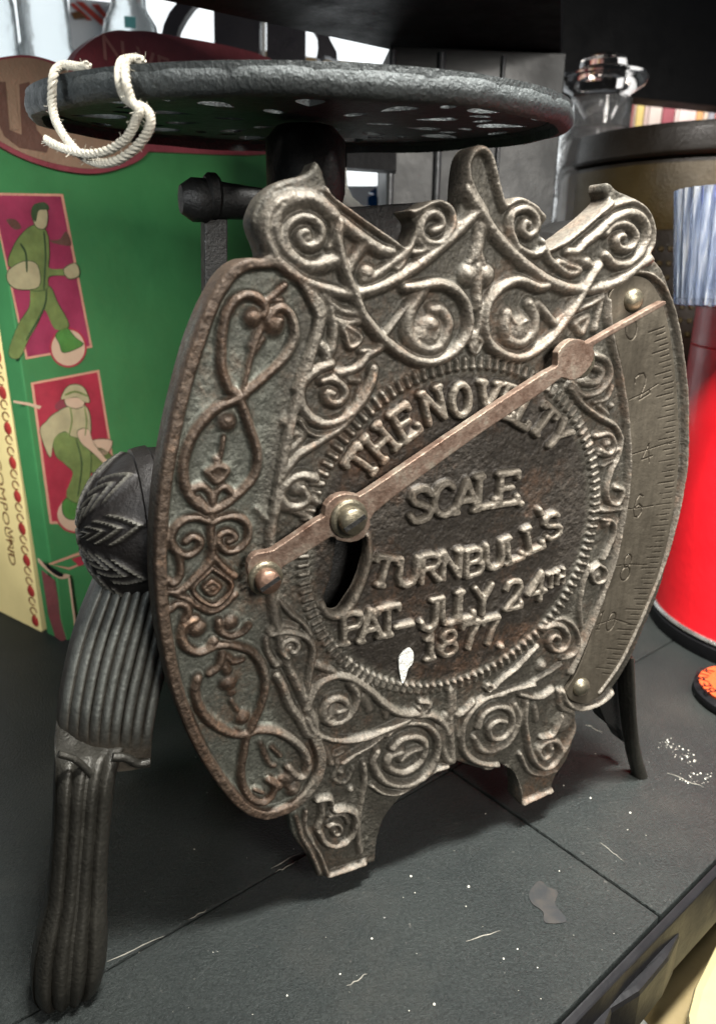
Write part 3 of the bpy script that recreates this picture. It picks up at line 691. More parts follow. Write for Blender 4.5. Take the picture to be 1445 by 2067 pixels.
# dial strip
SO = [(1228,606),(1231,645),(1244,696),(1257,751),(1265,815),(1271,879),(1271,943),(1266,1007),(1257,1071),(1240,1147),(1223,1198),(1201,1262),(1184,1309),(1163,1360),(1143,1394),(1148,1410),(1165,1420),(1184,1422),(1205,1411),(1225,1392),(1242,1366),(1262,1325),(1285,1280),(1309,1222),(1330,1160),(1350,1085),(1364,1010),(1371,930),(1371,850),(1365,760),(1355,680),(1343,625),(1328,588),(1308,564),(1280,556),(1255,565),(1237,583)]
so = [tuple(p) for p in spline([FP.px(x, y, .010) for x, y in SO], 4, True)]
sst = []
def cut(pts, wd=.0020, h=-1.0): sst.append(([FP.px(x, y, .010) for x, y in pts], wd, h, 'r'))
inner = [(1262,760),(1270,815),(1275,879),(1275,943),(1270,1007),(1261,1071),(1244,1147),(1227,1198),(1205,1262),(1188,1309),(1167,1360)]
# tick marks follow the outer edge
outer = spline([(1346,660),(1358,730),(1364,800),(1367,870),(1366,940),(1360,1010),(1346,1085),(1326,1160),(1304,1222),(1280,1280),(1257,1325),(1236,1362)], 12)
outer = [np.array(p) for p in outer]; L = np.cumsum([0]+[np.linalg.norm(b-a) for a, b in zip(outer[:-1], outer[1:])])
NT = 66
for k in range(NT):
    s = L[-1]*k/(NT-1); x = np.interp(s, L, [p[0] for p in outer]); y = np.interp(s, L, [p[1] for p in outer])
    x -= 1.5*math.sin(k*1.7); ln = 17 if k % 4 else 32
    if k % 4 == 2: ln = 24
    slope = -.36 + .50*k/NT
    cut([(x-4, y), (x-4-ln, y-slope*ln)], .0022, -1.0 if random.random() < .8 else -.6)
cut([(1271,807),(1300,794),(1329,775)]); cut([(1272,919),(1310,907),(1363,890)]); cut([(1267,1028),(1290,1026),(1320,1021)]); cut([(1243,1143),(1275,1140),(1306,1141)]); cut([(1206,1262),(1240,1250),(1276,1262)])
for ch, x, y, a, w_, h_ in [('2',1296,779,.45,.030,.042),('4',1306,917,.2,.026,.034),('6',1289,1022,0,.024,.042),('8',1265,1146,-.1,.026,.050),('1',1213,1253,-.25,.02,.036),('0',1234,1256,-.25,.024,.036),('0',1275,664,.2,.028,.034)]:
    st_ = []; letter(ch, FP.px(x, y, .010), a, w_, h_, .0030, -1.0, 0, st_)
    for q, wd, h in st_: sst.append((q, wd, h, 'r'))
V, F, rel, T, Z = relief_mesh(so, [], sst, .00115, .0016, .006, .002, 0, nfront=.0085)
strip = fast_build('dial_strip', V, F, STRIP, scale, {'relief': np.clip(1+rel*1.0, 0, 1)*np.concatenate([np.ones(len(rel)//2), np.ones(len(rel)-len(rel)//2)])}, 50)
for x, y in ((1276, 606), (1171, 1386)):
    m_ = MB(); c = at(FP, x, y, .0085)
    m_.lathe(c, [(.018, 0), (.0175, .004), (.014, .009), (.008, .012), (.001, .013)], FP.n, 24); m_.build('rivet', BRASS, strip)

# pointer: flat bar in front of the plate
NP_ = .034; PT = .014
pc = [(507,1172),(500,1150),(506,1128),(520,1117),(545,1113),(560,1105),(600,1078),(640,1050),(655,1042),(658,1022),(674,1004),(698,996),(722,999),(738,994),(850,918),(980,830),(1100,752),(1125,738),(1126,712),(1140,694),(1158,684),(1180,688),(1186,692),(1237,663),(1288,635),(1338,608),(1343,611),(1341,616),(1293,643),(1245,670),(1198,698),(1200,712),(1192,738),(1170,762),(1150,768),(1133,762),(1100,788),(980,868),(850,962),(756,1035),(748,1060),(735,1085),(708,1095),(680,1090),(668,1084),(600,1128),(570,1146),(566,1170),(545,1190),(520,1188)]
ring = [FP.px(x, y, NP_) for x, y in pc]; ring = [tuple(p) for p in spline(ring, 2, True)]
mb = MB(); mb.prism([FP.w(t, z, NP_) for t, z in ring], -FP.n*PT)
ptr = mb.build('pointer', PTR, scale, smooth=False, bevel=.0015)
def screw(px, py, r, h, m_, name, rod=None):
    c = at(FP, px, py, NP_); q = MB()
    q.lathe(c, [(r*1.45, -.001), (r*1.45, .004), (r*1.35, .006), (r*1.2, .0065)], FP.n, 32); q.build('washer', BRASS, ptr)
    q = MB(); q.lathe(c, [(r, .006), (r*1.02, h*.62), (r*.94, h*.78), (r*.80, h*.86), (r*.1, h*.88)], FP.n, 28)
    o = q.build(name, m_, ptr)
    q = MB(); cc = c+FP.n*(h*.86); tt = FP.t*math.cos(.5)+np.array([0, 0, 1])*math.sin(.5); uu = np.cross(FP.n, tt)
    q.prism([cc+tt*r*.9+uu*r*.17, cc-tt*r*.9+uu*r*.17, cc-tt*r*.9-uu*r*.17, cc+tt*r*.9-uu*r*.17], FP.n*.0016); q.build('slot_shade', DARKI, ptr, smooth=False)  # raised dark strip stands in for the shade in the screw slot
screw(703, 1046, .019, .026, BRASS, 'hub_screw'); screw(535, 1166, .0165, .026, COPPER, 'pivot_screw')
mb = MB(); mb.tube([at(FP, 703, 1046, NP_), at(FP, 703, 1046, NP_)-FP.n*.12], .012, 16); mb.build('hub_shaft', BRASS, ptr)
mb = MB(); mb.tube([at(FP, 535, 1166, NP_), at(FP, 535, 1166, NP_)-FP.n*.05], .011, 16); mb.build('pivot_shaft', BRASS, ptr)
mb = MB(); mb.lathe(at(FP, 1163, 727, NP_-.016), [(.025, -.004), (.027, 0), (.027, .010), (.024, .013)], FP.n, 32); mb.build('pointer_boss', BRASS, ptr)
# dab of white paint
q = spline([FP.px(x, y, .006) for x, y in [(826,1310),(835,1318),(834,1338),(824,1352),(820,1368),(813,1381),(809,1365),(806,1345),(809,1325)]], 3, True)
mb = MB(); mb.prism([FP.w(t, z, .0045) for t, z in q], -FP.n*.004); mb.build('paint_fleck', simple('white_paint', (.60, .60, .56), .8, 0, .3, 500, .001, 900), scale)

# platform
PCt = np.array([-.0962, 1.3803, 1.2541]); ta, tb = .0797, -.0019; PR, PTH = .44, .0357
e1 = np.array([math.cos(tb), 0, math.sin(tb)]); e2 = np.array([-math.sin(ta)*math.sin(tb), math.cos(ta), math.sin(ta)*math.cos(tb)]); en = np.cross(e1, e2)
def disc_pt(x, y, h): return PCt+e1*x+e2*y+en*h
loops = [[(PR*math.cos(2*math.pi*k/160), PR*math.sin(2*math.pi*k/160)) for k in range(160)]]
def holeloop(cx, cy, rx, ry, a, n=20, petal=0.0):
    out = []
    for k in range(n):
        th = 2*math.pi*k/n; x = rx*math.cos(th); y = ry*math.sin(th)*(1+petal*math.cos(th))
        out.append((cx+x*math.cos(a)-y*math.sin(a), cy+x*math.sin(a)+y*math.cos(a)))
    return out[::-1]
for k in range(10):
    a = 2*math.pi*k/10+.1
    loops.append(holeloop(.345*math.cos(a), .345*math.sin(a), .046, .026, a, petal=-.7))
    loops.append(holeloop(.300*math.cos(a+.21), .300*math.sin(a+.21), .020, .012, a+.9, 12))
    loops.append(holeloop(.300*math.cos(a-.21), .300*math.sin(a-.21), .020, .012, a-.9, 12))
    loops.append(holeloop(.225*math.cos(a+.31), .225*math.sin(a+.31), .036, .018, a+.31, petal=.7))
    loops.append(holeloop(.388*math.cos(a+.31), .388*math.sin(a+.31), .012, .030, a+.31, 14))
for k in range(6):
    a = 2*math.pi*k/6+.2; loops.append(holeloop(.13*math.cos(a), .13*math.sin(a), .026, .014, a))
tri = tessellate_polygon([[Vector((x, y, 0)) for x, y in lp] for lp in loops])
flat = [p for lp in loops for p in lp]; nf_ = len(flat)
hT, hB = PTH/2, PTH/2-.016
VV = [disc_pt(x, y, hT) for x, y in flat]+[disc_pt(x, y, hB) for x, y in flat]
FF = [tuple(t) for t in tri]+[tuple(i+nf_ for i in reversed(t)) for t in tri]
k0 = 0
for lp in loops:
    n = len(lp)
    FF += [(k0+i, k0+(i+1) % n, k0+(i+1) % n+nf_, k0+i+nf_) for i in range(n)]; k0 += n
platf = build('platform', VV, FF, PLAT, scale, smooth=False)
prof = [(PR-.018, -PTH/2), (PR-.004, -PTH/2+.002), (PR+.002, -PTH/2+.009), (PR+.003, 0), (PR+.001, PTH/2-.008), (PR-.006, PTH/2-.002), (PR-.016, PTH/2), (PR-.03, PTH/2-.004), (PR-.03, hB-.002), (PR-.02, hB-.006), (PR-.018, -PTH/2)]
n = 200; VV = []
for r, h in prof:
    for k in range(n):
        a = 2*math.pi*k/n; rr = r+.0012*math.sin(a*23)+.0008*math.sin(a*57+1)
        VV.append(disc_pt(rr*math.cos(a), rr*math.sin(a), h+.001*math.sin(a*11)))
FF = [(j*n+k, j*n+(k+1) % n, (j+1)*n+(k+1) % n, (j+1)*n+k) for j in range(len(prof)-1) for k in range(n)]
build('platform_rim', VV, FF, PLAT, scale)
# column, collar, lever under the platform
cc = disc_pt(.0, -.02, -.03)
mb = MB(); mb.lathe((cc[0], cc[1], 0), [(.062, .62), (.062, 1.12), (.068, 1.14), (.068, cc[2]), (.05, cc[2]+.02)], (0, 0, 1), 32); mb.build('platform_column', DARKI, scale)
lp = Plane((cc[0], cc[1]), FA)
mb = MB(); mb.tube([at(lp, 395, 405), at(lp, 420, 402), at(lp, 520, 412), at(lp, 640, 425)], [.026, .030, .026, .026], 20)
mb.lathe(at(lp, 402, 404), [(.001, -.034), (.022, -.03), (.034, -.012), (.034, .012), (.022, .03), (.001, .034)], lp.t, 24)
mb.lathe(at(lp, 428, 396), [(.030, -.012), (.036, -.006), (.036, .006), (.030, .012)], lp.t, 24); mb.build('lever', DARKI, scale)
mb = MB(); p0 = at(lp, 437, 430); p1 = at(lp, 437, 700)
mb.prism([p0-lp.t*.020, p0+lp.t*.020, p1+lp.t*.020, p1-lp.t*.020], -lp.n*.03); mb.build('lever_bracket', DARKI, scale, smooth=False, bevel=.003)
mb = MB(); q = [at(lp, x, y, .02) for x, y in ((690,455),(700,418),(850,408),(1060,452),(1120,470),(1190,440),(1190,560),(690,560))]; mb.prism(q, -lp.n*.12); mb.build('frame_bar', DARKI, scale, smooth=False, bevel=.004)

# drum housing with embossed end
HP = Plane(FP.w(0, 0, -.17), FA)
def dome():
    c = FP.w(*FP.px(322, 1062, -.15), -.15); A, B, Cc = .112, .112, .118
    V = []; F = []; Rl = []; nu, nv = 200, 130
    for j in range(nv+1):
        th = math.pi*j/nv
        for i in range(nu):
            ph = 2*math.pi*i/nu
            d = np.array([math.cos(th), math.sin(th)*math.cos(ph), math.sin(th)*math.sin(ph)])   # axis along -t
            leaf = 0
            if .12 < th < 1.28:
                k = 9; a = (ph*k/(2*math.pi)) % 1-.5; wl = .40*math.sin(math.pi*(th-.12)/1.16)**.6
                vein = .5+.5*math.cos((abs(a)*30)+(th*26)); leaf = min(1, max(0, (wl-abs(a))*14))*(.15+.85*vein**2)
            if .0 < th < .12: leaf = .8
            rr = 1+leaf*.05+(.03 if 1.30 < th < 1.5 else 0)
            p = c-FP.t*d[0]*A*rr+FP.n*d[1]*B*rr+np.array([0, 0, 1])*d[2]*Cc*rr
            V.append(p); Rl.append(leaf)
    for j in range(nv):
        for i in range(nu): F.append((j*nu+i, j*nu+(i+1) % nu, (j+1)*nu+(i+1) % nu, (j+1)*nu+i))
    return V, F, Rl
m_, t_, p_ = nt('dark_embossed_iron'); n_ = noise(t_, 300, 5, .7)
c_ = mix(t_, ramp(t_, math_(t_, 'ADD', attr(t_, 'relief'), math_(t_, 'MULTIPLY', math_(t_, 'SUBTRACT', n_, .5), .8)), [(.35, 0), (.85, 1)]), (.011, .009, .008), (.085, .080, .066))
t_.links.new(c_, p_.inputs['Base Color']); p_.inputs['Metallic'].default_value = .4; p_.inputs['Roughness'].default_value = .5; bump(t_, p_, n_, .0005)
V, F, Rl = dome(); build('drum_end', V, F, m_, scale, attrs={'relief': Rl})
mb = MB(); c = FP.w(.27, .70, -.17); mb.lathe(c, [(.100, 0), (.11, .02), (.14, .60), (.13, .62)], FP.t, 48); mb.build('drum_housing', DARKI, scale)
mb = MB(); mb.prism([FP.w(t, z, -.06) for t, z in ((.36, .34), (.95, .34), (.98, .9), (.62, .98), (.36, .9))], -FP.n*.22); mb.build('back_frame', DARKI, scale, smooth=False, bevel=.01)

# legs
leg = bpy.data.objects.new('leg', None)
def leg_mesh_left():
    mb = MB()
    cl = [(198,1440,84,.014,-.118),(190,1478,78,.022,-.088),(182,1515,68,.030,-.056),(172,1570,60,.034,-.04),(166,1650,57,.033,-.03),(160,1730,57,.032,-.018),(155,1800,60,.033,-.008),(147,1860,68,.037,0.0),(142,1910,74,.041,.004),(139,1950,73,.042,.006),(138,1978,68,.038,.006),(138,1998,56,.030,.004),(138,2008,30,.016,.002)]
    cs = spline([np.array(c) for c in cl], 6)
    R = []
    for c in cs:
        ctr = at(FP, c[0], c[1], c[4]); w_ = c[2]*.00069; d = c[3]; r = []
        for k in range(160):
            a = 2*math.pi*k/160; ca, sa = math.cos(a), math.sin(a)
            x = math.copysign(abs(ca)**.75, ca); y = math.copysign(abs(sa)**.75, sa)
            fl = 1.0
            if sa > -.1: fl = 1-.34*(1-abs(math.sin(x*7.0+.3))**.6)*(1 if -.95 < x < .62 else 0)
            r.append(ctr+FP.t*x*w_+FP.n*y*d*fl*1.1)
        R.append(r)
    z0_ = min(p[2] for p in R[-1])
    return mb.rings(R)
legL = leg_mesh_left().build('leg', LEGI, scale)
def legpart(mbx, m_): return mbx.build('leg', m_, scale)
# ribbed shoulder of the near leg
def interp_curve(pts, f):
    q = spline([np.array(p) for p in pts], 10); x = f*(len(q)-1); i = min(int(x), len(q)-2); return q[i]*(1-(x-i))+q[i+1]*(x-i)
NU, NVv = 150, 50; V = []
left = [(222,1105),(192,1180),(160,1260),(136,1345),(118,1450),(118,1535)]; right = [(372,1195),(350,1290),(332,1370),(318,1430),(308,1490),(304,1548)]
for layer in (0, 1):
    for j in range(NVv+1):
        v = j/NVv
        a = interp_curve(left, v); b = interp_curve(right, v)
        for i in range(NU+1):
            u = i/NU
            p = a*(1-u)+b*u; bow = math.sin(math.pi*u)
            p = p+np.array([-6*bow*(1-v), 16*bow*v])
            nn_ = -.075+.035*v-.10*(1-u)**2.2*(1-.4*v)+.012*bow-layer*.03
            rib = abs(math.sin(math.pi*u*9.0))**.55
            nn_ += (0 if layer else .0105*rib*min(1, max(0, (.86-v)*8)))
            V.append(at(FP, p[0], p[1], nn_) if not layer else V[j*(NU+1)+i]-FP.n*.03)
n1_ = (NU+1)*(NVv+1); idx = lambda l, j, i: l*n1_+j*(NU+1)+i
F = []
for j in range(NVv):
    for i in range(NU):
        F.append((idx(0, j, i), idx(0, j, i+1), idx(0, j+1, i+1), idx(0, j+1, i))); F.append((idx(1, j+1, i), idx(1, j+1, i+1), idx(1, j, i+1), idx(1, j, i)))
for j in range(NVv): F.append((idx(0, j+1, 0), idx(1, j+1, 0), idx(1, j, 0), idx(0, j, 0))); F.append((idx(0, j, NU), idx(1, j, NU), idx(1, j+1, NU), idx(0, j+1, NU)))
for i in range(NU): F.append((idx(0, 0, i), idx(1, 0, i), idx(1, 0, i+1), idx(0, 0, i+1))); F.append((idx(0, NVv, i+1), idx(1, NVv, i+1), idx(1, NVv, i), idx(0, NVv, i)))
m_, t_, p_ = nt('ribbed_shoulder_iron'); n_ = noise(t_, 260, 6, .7); n3_ = noise(t_, 900, 3)
c_ = mix(t_, attr(t_, 'relief'), mix(t_, n_, (.028, .023, .017), (.075, .062, .045)), mix(t_, n_, (.10, .105, .095), (.24, .25, .23)))  # grey on rib crests, dark brown in grooves and towards the bottom
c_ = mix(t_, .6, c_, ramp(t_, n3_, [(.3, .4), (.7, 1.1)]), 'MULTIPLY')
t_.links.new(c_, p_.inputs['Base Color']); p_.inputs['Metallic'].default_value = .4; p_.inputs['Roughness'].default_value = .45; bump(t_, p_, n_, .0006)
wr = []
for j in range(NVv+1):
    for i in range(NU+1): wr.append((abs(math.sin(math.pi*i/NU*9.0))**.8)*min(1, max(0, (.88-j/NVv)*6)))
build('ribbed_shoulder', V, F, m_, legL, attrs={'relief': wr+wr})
mb = MB(); mb.tube([at(FP, x, y, -.018) for x, y in spline([np.array(p) for p in [(118,1522),(150,1532),(178,1556),(200,1590)]], 5)], .0048, 12)
mb.tube([at(FP, x, y, -.018) for x, y in spline([np.array(p) for p in [(228,1528),(255,1530),(280,1542),(303,1538)]], 5)], .0062, 12); mb.build('moulding_lip', LEGI, legL)
# far right leg
mb = MB(); R = []
for c in spline([np.array(c) for c in [(1262,1320,8,.05),(1264,1400,8,.055),(1270,1470,10,.05),(1278,1520,15,.045),(1288,1556,19,.04),(1293,1575,19,.036),(1294,1586,13,.022),(1294,1590,5,.008)]], 6):
    ctr = at(FP, c[0], c[1], -.02); r = []
    for k in range(48):
        a = 2*math.pi*k/48; x = math.copysign(abs(math.cos(a))**.8, math.cos(a)); y = math.sin(a)
        r.append(ctr+FP.t*x*c[2]*.00085*(1-.06*abs(math.sin(y*7)))+FP.n*y*c[3]*.42)
    R.append(r)
mb.rings(R); legR = mb.build('leg', LEGI, scale)
mb = MB(); mb.prism([at(FP, x, y, -.05) for x, y in [(1170,1400),(1190,1330),(1270,1250),(1266,1400),(1268,1500),(1258,1500),(1246,1478),(1222,1458),(1208,1425)]], -FP.n*.04); mb.build('leg_shoulder', DARKI, legR, smooth=False, bevel=.008)
# rear legs, behind the plate
for t_ in (.40, .82):
    a = FP.w(t_, .40, -.26); b = FP.w(t_, .22, -.40); c = FP.w(t_, .0, -.46)
    mb = MB(); mb.tube([Vector(p) for p in spline([a, b, c+np.array([0, 0, .02])], 8)], .032, 20); mb.lathe((c[0], c[1], 0), [(.04, 0), (.045, .015), (.03, .05)], (0, 0, 1), 24); mb.build('leg', DARKI, scale)

# ------------------------------------------------------------------ string on the platform
sp = Plane(disc_pt(-.33, -.30, 0), math.radians(-32))
def sy(pts, n_):  return [at(sp, x/4.25, y/4.25, n_ if y > 620 or x < 900 and y > 590 else (n_-.03 if 520 < y <= 620 else n_-.10)) for x, y in pts]
mb = MB()
a = [(760,560),(690,575),(600,560),(520,570),(462,650),(448,850),(470,1000),(530,1130),(610,1240),(700,1330),(800,1385),(910,1400),(1050,1355),(1190,1240),(1280,1110),(1290,1000),(1240,930),(1140,890),(1065,820),(1028,700),(1028,580),(1060,515),(1150,500),(1230,520)]
b = [(395,1195),(480,1245),(600,1290),(750,1320),(900,1300),(1050,1220),(1130,1120),(1170,1020),(1195,950),(1130,860),(1085,700),(1080,560),(1115,520),(1210,515)]
def yarn(pts, n_, r):
    P = spline([np.array(p) for p in sy(pts, n_)], 26)
    mb = MB(); tot = []
    for s_ in range(3):
        Q = []
        for i, p in enumerate(P):
            T_ = P[min(i+1, len(P)-1)]-P[max(i-1, 0)]; T_ = T_/max(1e-9, np.linalg.norm(T_)); x = np.cross(T_, [0.3, 1, .2]); x /= np.linalg.norm(x); y = np.cross(T_, x)
            an = i*.32+s_*2*math.pi/3
            Q.append(p+(x*math.cos(an)+y*math.sin(an))*r*.5)
        mb.add(*(lambda m: (m.V, m.F))(MB().tube(Q, r*.62, 7)))
    for _ in range(120):                      # loose fibres
        i = random.randrange(len(P)-1); p = P[i]; d = rng.normal(size=3); d /= np.linalg.norm(d); f = rng.normal(size=3); f /= np.linalg.norm(f)
        q = [p+d*r*.9, p+d*r*1.25+f*r*.5, p+d*r*1.35+f*r*1.0]
        mb.add(*(lambda m: (m.V, m.F))(MB().tube(q, .00035, 3)))
    return mb
STR = simple('cotton_string', (.42, .39, .32), .9, 0, .12, 200, .0003, 1500)
loopmb = yarn(a, .03, .0052); m2 = yarn(b, .040, .0050); loopmb.add(m2.V, m2.F)
loopmb.build('string', STR, None, label='white cotton string looped round the rim of the black platform', cat='string')

# ================================================================== GREEN BOX and cream box
BA = math.radians(55); BP = Plane(onz(120, 1296), BA)
def bx(X, Y, n=0.0): return at(BP, X, Y, n)
GREEN = simple('green_card', (.042, .175, .058), .42, 0, .22, 9, .00025, 120); PANEL = simple('magenta_print', (.25, .030, .065), .5, 0, .25, 40, .0001)
PRED = simple('red_print', (.30, .027, .042), .5, 0, .25, 40, .0001)
TAN = simple('tan_print', (.48, .33, .22), .55, 0, .12, 40, .0001); OLV = simple('olive_print', (.13, .17, .05), .55, 0, .3, 90, .0001); SHIRT = simple('khaki_print', (.34, .29, .16), .55, 0, .2, 90, .0001)
INKL = simple('dark_green_ink', (.03, .055, .02), .6, 0, .2); BRN = simple('brown_print', (.11, .055, .038), .55, 0, .2); OVAL = simple('oval_tan_print', (.24, .155, .10), .5, 0, .2, 30); MAR = simple('maroon_card', (.20, .040, .050), .5, 0, .25, 30)
PINK = simple('pink_line_print', (.50, .24, .16), .5, 0, .1); FOOT = simple('green_print', (.06, .17, .035), .5)
gb = thing('game_box', bx(118, 1300), 'tall green cardboard box printed with red panels of working men, torn at its lower corner', 'box')
t1, z1 = BP.px(556, 300); tl, zl = BP.px(10, 700); t_l2, _ = BP.px(104, 1290)
zt = BP.px(300, 250)[1]
mb = MB()
zf = BP.px(85, 1143)[1]
mb.prism([BP.w(.01, .0), BP.w(t1, 0), BP.w(t1, zt), BP.w(-.015, zt), BP.w(-.015, 0)][:4], -BP.n*.075)
mb.build('box_body', GREEN, gb, smooth=False, bevel=.004)
def decal(name, pts, m_, lift, par=gb, sm=True, th=.0012, pl=BP):
    P = spline([np.array(p) for p in pts], 4, True) if sm else [np.array(p) for p in pts]
    if th < .0015 and 'badge' not in name: lift = lift*.4; th = .0004
    if name.startswith('printed_') and name not in ('printed_mountain', 'printed_house'):
        cxy = np.mean(P, 0); q = MB()
        q.prism([at(pl, x, y, lift-.0001) for x, y in [p+(p-cxy)/max(1, np.linalg.norm(p-cxy))*1.6 for p in P]], -pl.n*.0003); q.build('ink_outline', INKL, par, smooth=False)
    q = MB(); q.prism([at(pl, x, y, lift) for x, y in P], -pl.n*th); return q.build(name, m_, par, smooth=False)
OB = (0, 360, 2.153); TB = lambda pts: tr(OB, pts); T6 = lambda pts: tr((0, 640, 3.04), pts)
decal('panel_border', TB([(-40,62),(276,68),(403,735),(115,787)]), PINK, .002, sm=False)
p1_ = decal('upper_panel', TB([(-30,74),(266,78),(392,728),(122,775)]), PANEL, .0034, sm=False)
decal('panel_border', TB([(136,888),(432,832),(498,1240),(520,1400),(420,1500),(218,1502)]), PINK, .002, sm=False)
decal('lower_panel', TB([(148,896),(424,843),(488,1240),(510,1400),(410,1490),(228,1490)]), PRED, .0034, sm=False)
decal('round_spot', [(0+x, y) for x, y in tr(OB, [(298+80*math.cos(a), 736+86*math.sin(a)) for a in np.linspace(0, 2*math.pi, 20, False)])], PRED, .0046)
decal('round_spot', tr(OB, [(298+72*math.cos(a), 736+78*math.sin(a)) for a in np.linspace(0, 2*math.pi, 20, False)]), TAN, .0058)
decal('round_spot', tr(OB, [(330+86*math.cos(a), 1460+82*math.sin(a)) for a in np.linspace(0, 2*math.pi, 20, False)]), PRED, .0046)
decal('round_spot', tr(OB, [(330+78*math.cos(a), 1460+74*math.sin(a)) for a in np.linspace(0, 2*math.pi, 20, False)]), TAN, .0058)
# two printed men
decal('printed_trousers', TB([(140,470),(215,470),(250,540),(300,640),(240,655),(195,570),(160,640),(125,700),(85,780),(40,760),(80,640),(130,560)]), OLV, .007)
decal('printed_jacket', TB([(100,240),(150,205),(205,235),(215,330),(215,390),(290,395),(300,420),(215,425),(205,480),(130,480),(120,400),(40,380),(60,300)]), OLV, .0075)
decal('printed_head', TB([(145,150),(165,120),(200,130),(208,170),(198,215),(165,215),(148,185)]), SHIRT, .0082)
decal('printed_hair', TB([(140,160),(150,118),(195,108),(212,135),(170,140),(158,185)]), INKL, .0090)
decal('printed_sack', TB([(40,400),(110,360),(165,380),(170,470),(80,480),(38,450)]), SHIRT, .0082); decal('printed_hand', TB([(280,395),(330,370),(345,420),(300,435)]), SHIRT, .0082)
decal('printed_shoe', TB([(245,680),(290,650),(325,690),(362,720),(320,745),(275,755),(262,720)]), FOOT, .007)
decal('printed_mountain', TB([(60,220),(30,180),(70,180),(95,215)]), BRN, .0045); decal('printed_mountain', TB([(215,270),(260,265),(290,230),(310,290),(250,285)]), BRN, .0045)
decal('printed_trousers', T6([(330,740),(400,700),(520,740),(560,860),(540,1100),(520,1150),(410,1100),(450,960),(400,900),(345,850)]), OLV, .0075)
decal('printed_shirt', T6([(330,600),(420,550),(520,545),(555,620),(545,740),(440,730),(400,700),(335,745),(310,860),(250,700),(290,640)]), SHIRT, .008)
decal('printed_hat', T6([(378,500),(415,430),(470,415),(520,440),(550,520),(510,515),(470,490),(410,500)]), SHIRT, .0095); decal('printed_head', T6([(410,490),(510,500),(515,540),(470,560),(410,540)]), TAN, .0088)
decal('hat_band', T6([(405,470),(465,452),(535,478),(535,488),(465,464),(405,482)]), OLV, .0105)
decal('printed_forearm', T6([(480,700),(545,690),(580,780),(700,930),(690,945),(570,830),(500,770)]), TAN, .009); decal('printed_bag', T6([(560,850),(620,800),(700,880),(640,960),(550,940)]), OLV, .0045)
decal('printed_boots', T6([(400,1120),(500,1110),(500,1220),(430,1240),(390,1200)]), FOOT, .007); decal('printed_haystack', T6([(570,760),(690,760),(640,850)]), TAN, .0045)
decal('shirt_fold', T6([(430,560),(440,640),(420,730),(428,730),(448,640),(438,560)]), OLV, .0092); decal('shirt_fold', T6([(520,560),(530,640),(522,720),(528,720),(538,640),(526,560)]), OLV, .0092)
decal('printed_house', T6([(340,540),(380,505),(412,540),(400,570),(350,570)]), MAR, .0045)
decal('jacket_fold', TB([(190,240),(196,330),(190,470),(196,470),(203,330),(196,240)]), INKL, .0088); decal('jacket_fold', TB([(90,290),(110,330),(115,400),(122,400),(118,325),(96,285)]), INKL, .0088)
decal('trouser_fold', T6([(470,760),(500,900),(480,1080),(486,1080),(508,900),(476,760)]), INKL, .0092); decal('trouser_fold', TB([(200,490),(190,560),(120,690),(126,692),(197,562),(206,490)]), INKL, .0088)
# header: oval badge and arched card
decal('badge_rim', [(-70,160),(-40,128),(20,113),(70,113),(125,130),(180,160),(240,215),(298,290),(300,306),(270,330),(200,350),(130,345),(60,325),(0,295),(-60,250)], MAR, .012, th=.010)
decal('badge', [(-66,165),(-38,133),(20,118),(70,118),(122,135),(175,165),(235,220),(288,290),(286,303),(260,320),(200,340),(130,334),(60,314),(0,284),(-56,245)], OVAL, .0135, th=.003)
decal('badge_letter', [(-8,165),(12,165),(20,262),(45,272),(40,170),(60,165),(75,262),(100,290),(95,308),(40,298),(10,275),(-6,240)], BRN, .0150, sm=False)
decal('badge_letter', [(14,165),(30,165),(40,262),(24,262)], OVAL, .0156, sm=False)
hd = decal('header_card', [(128,180),(150,118),(172,92),(205,70),(235,61),(258,62),(300,63),(350,72),(420,84),(480,97),(530,112),(553,135),(556,250),(556,310),(300,306),(200,306)], MAR, .006, th=.03)
FADE = simple('faded_lettering', (.34, .15, .13), .6)
def text_mesh(s, size=1.0):
    c = bpy.data.curves.new('txt', 'FONT'); c.body = s; c.size = size; c.align_x = 'LEFT'; c.resolution_u = 3
    o = bpy.data.objects.new('txt', c); COL.objects.link(o)
    dg = bpy.context.evaluated_depsgraph_get(); me = bpy.data.meshes.new_from_object(o.evaluated_get(dg))
    V = [tuple(v.co) for v in me.vertices]; F = [tuple(p.vertices) for p in me.polygons]
    bpy.data.objects.remove(o); bpy.data.curves.remove(c); bpy.data.meshes.remove(me); return V, F
def lay_text(name, s, org, ux, uy, n_, size, m_, parent, aspect=1.0, th=.0008):
    V, F = text_mesh(s); org = np.array(org); ux = np.array(ux)/np.linalg.norm(ux); uy = np.array(uy)/np.linalg.norm(uy); n_ = np.array(n_)
    W = [org+ux*x*size*aspect+uy*y*size for x, y, _ in V]
    mbx = MB(); mbx.add(W, F); 
    return mbx.build(name, m_, parent, smooth=False)
lay_text('header_lettering', 'N VEARS', bx(205, 118, .0075), BP.w(1, 0)-BP.w(0, 0)+np.array([0, 0, -.05]), (0, 0, 1), None or BP.n, .085, FADE, gb, 1.25)
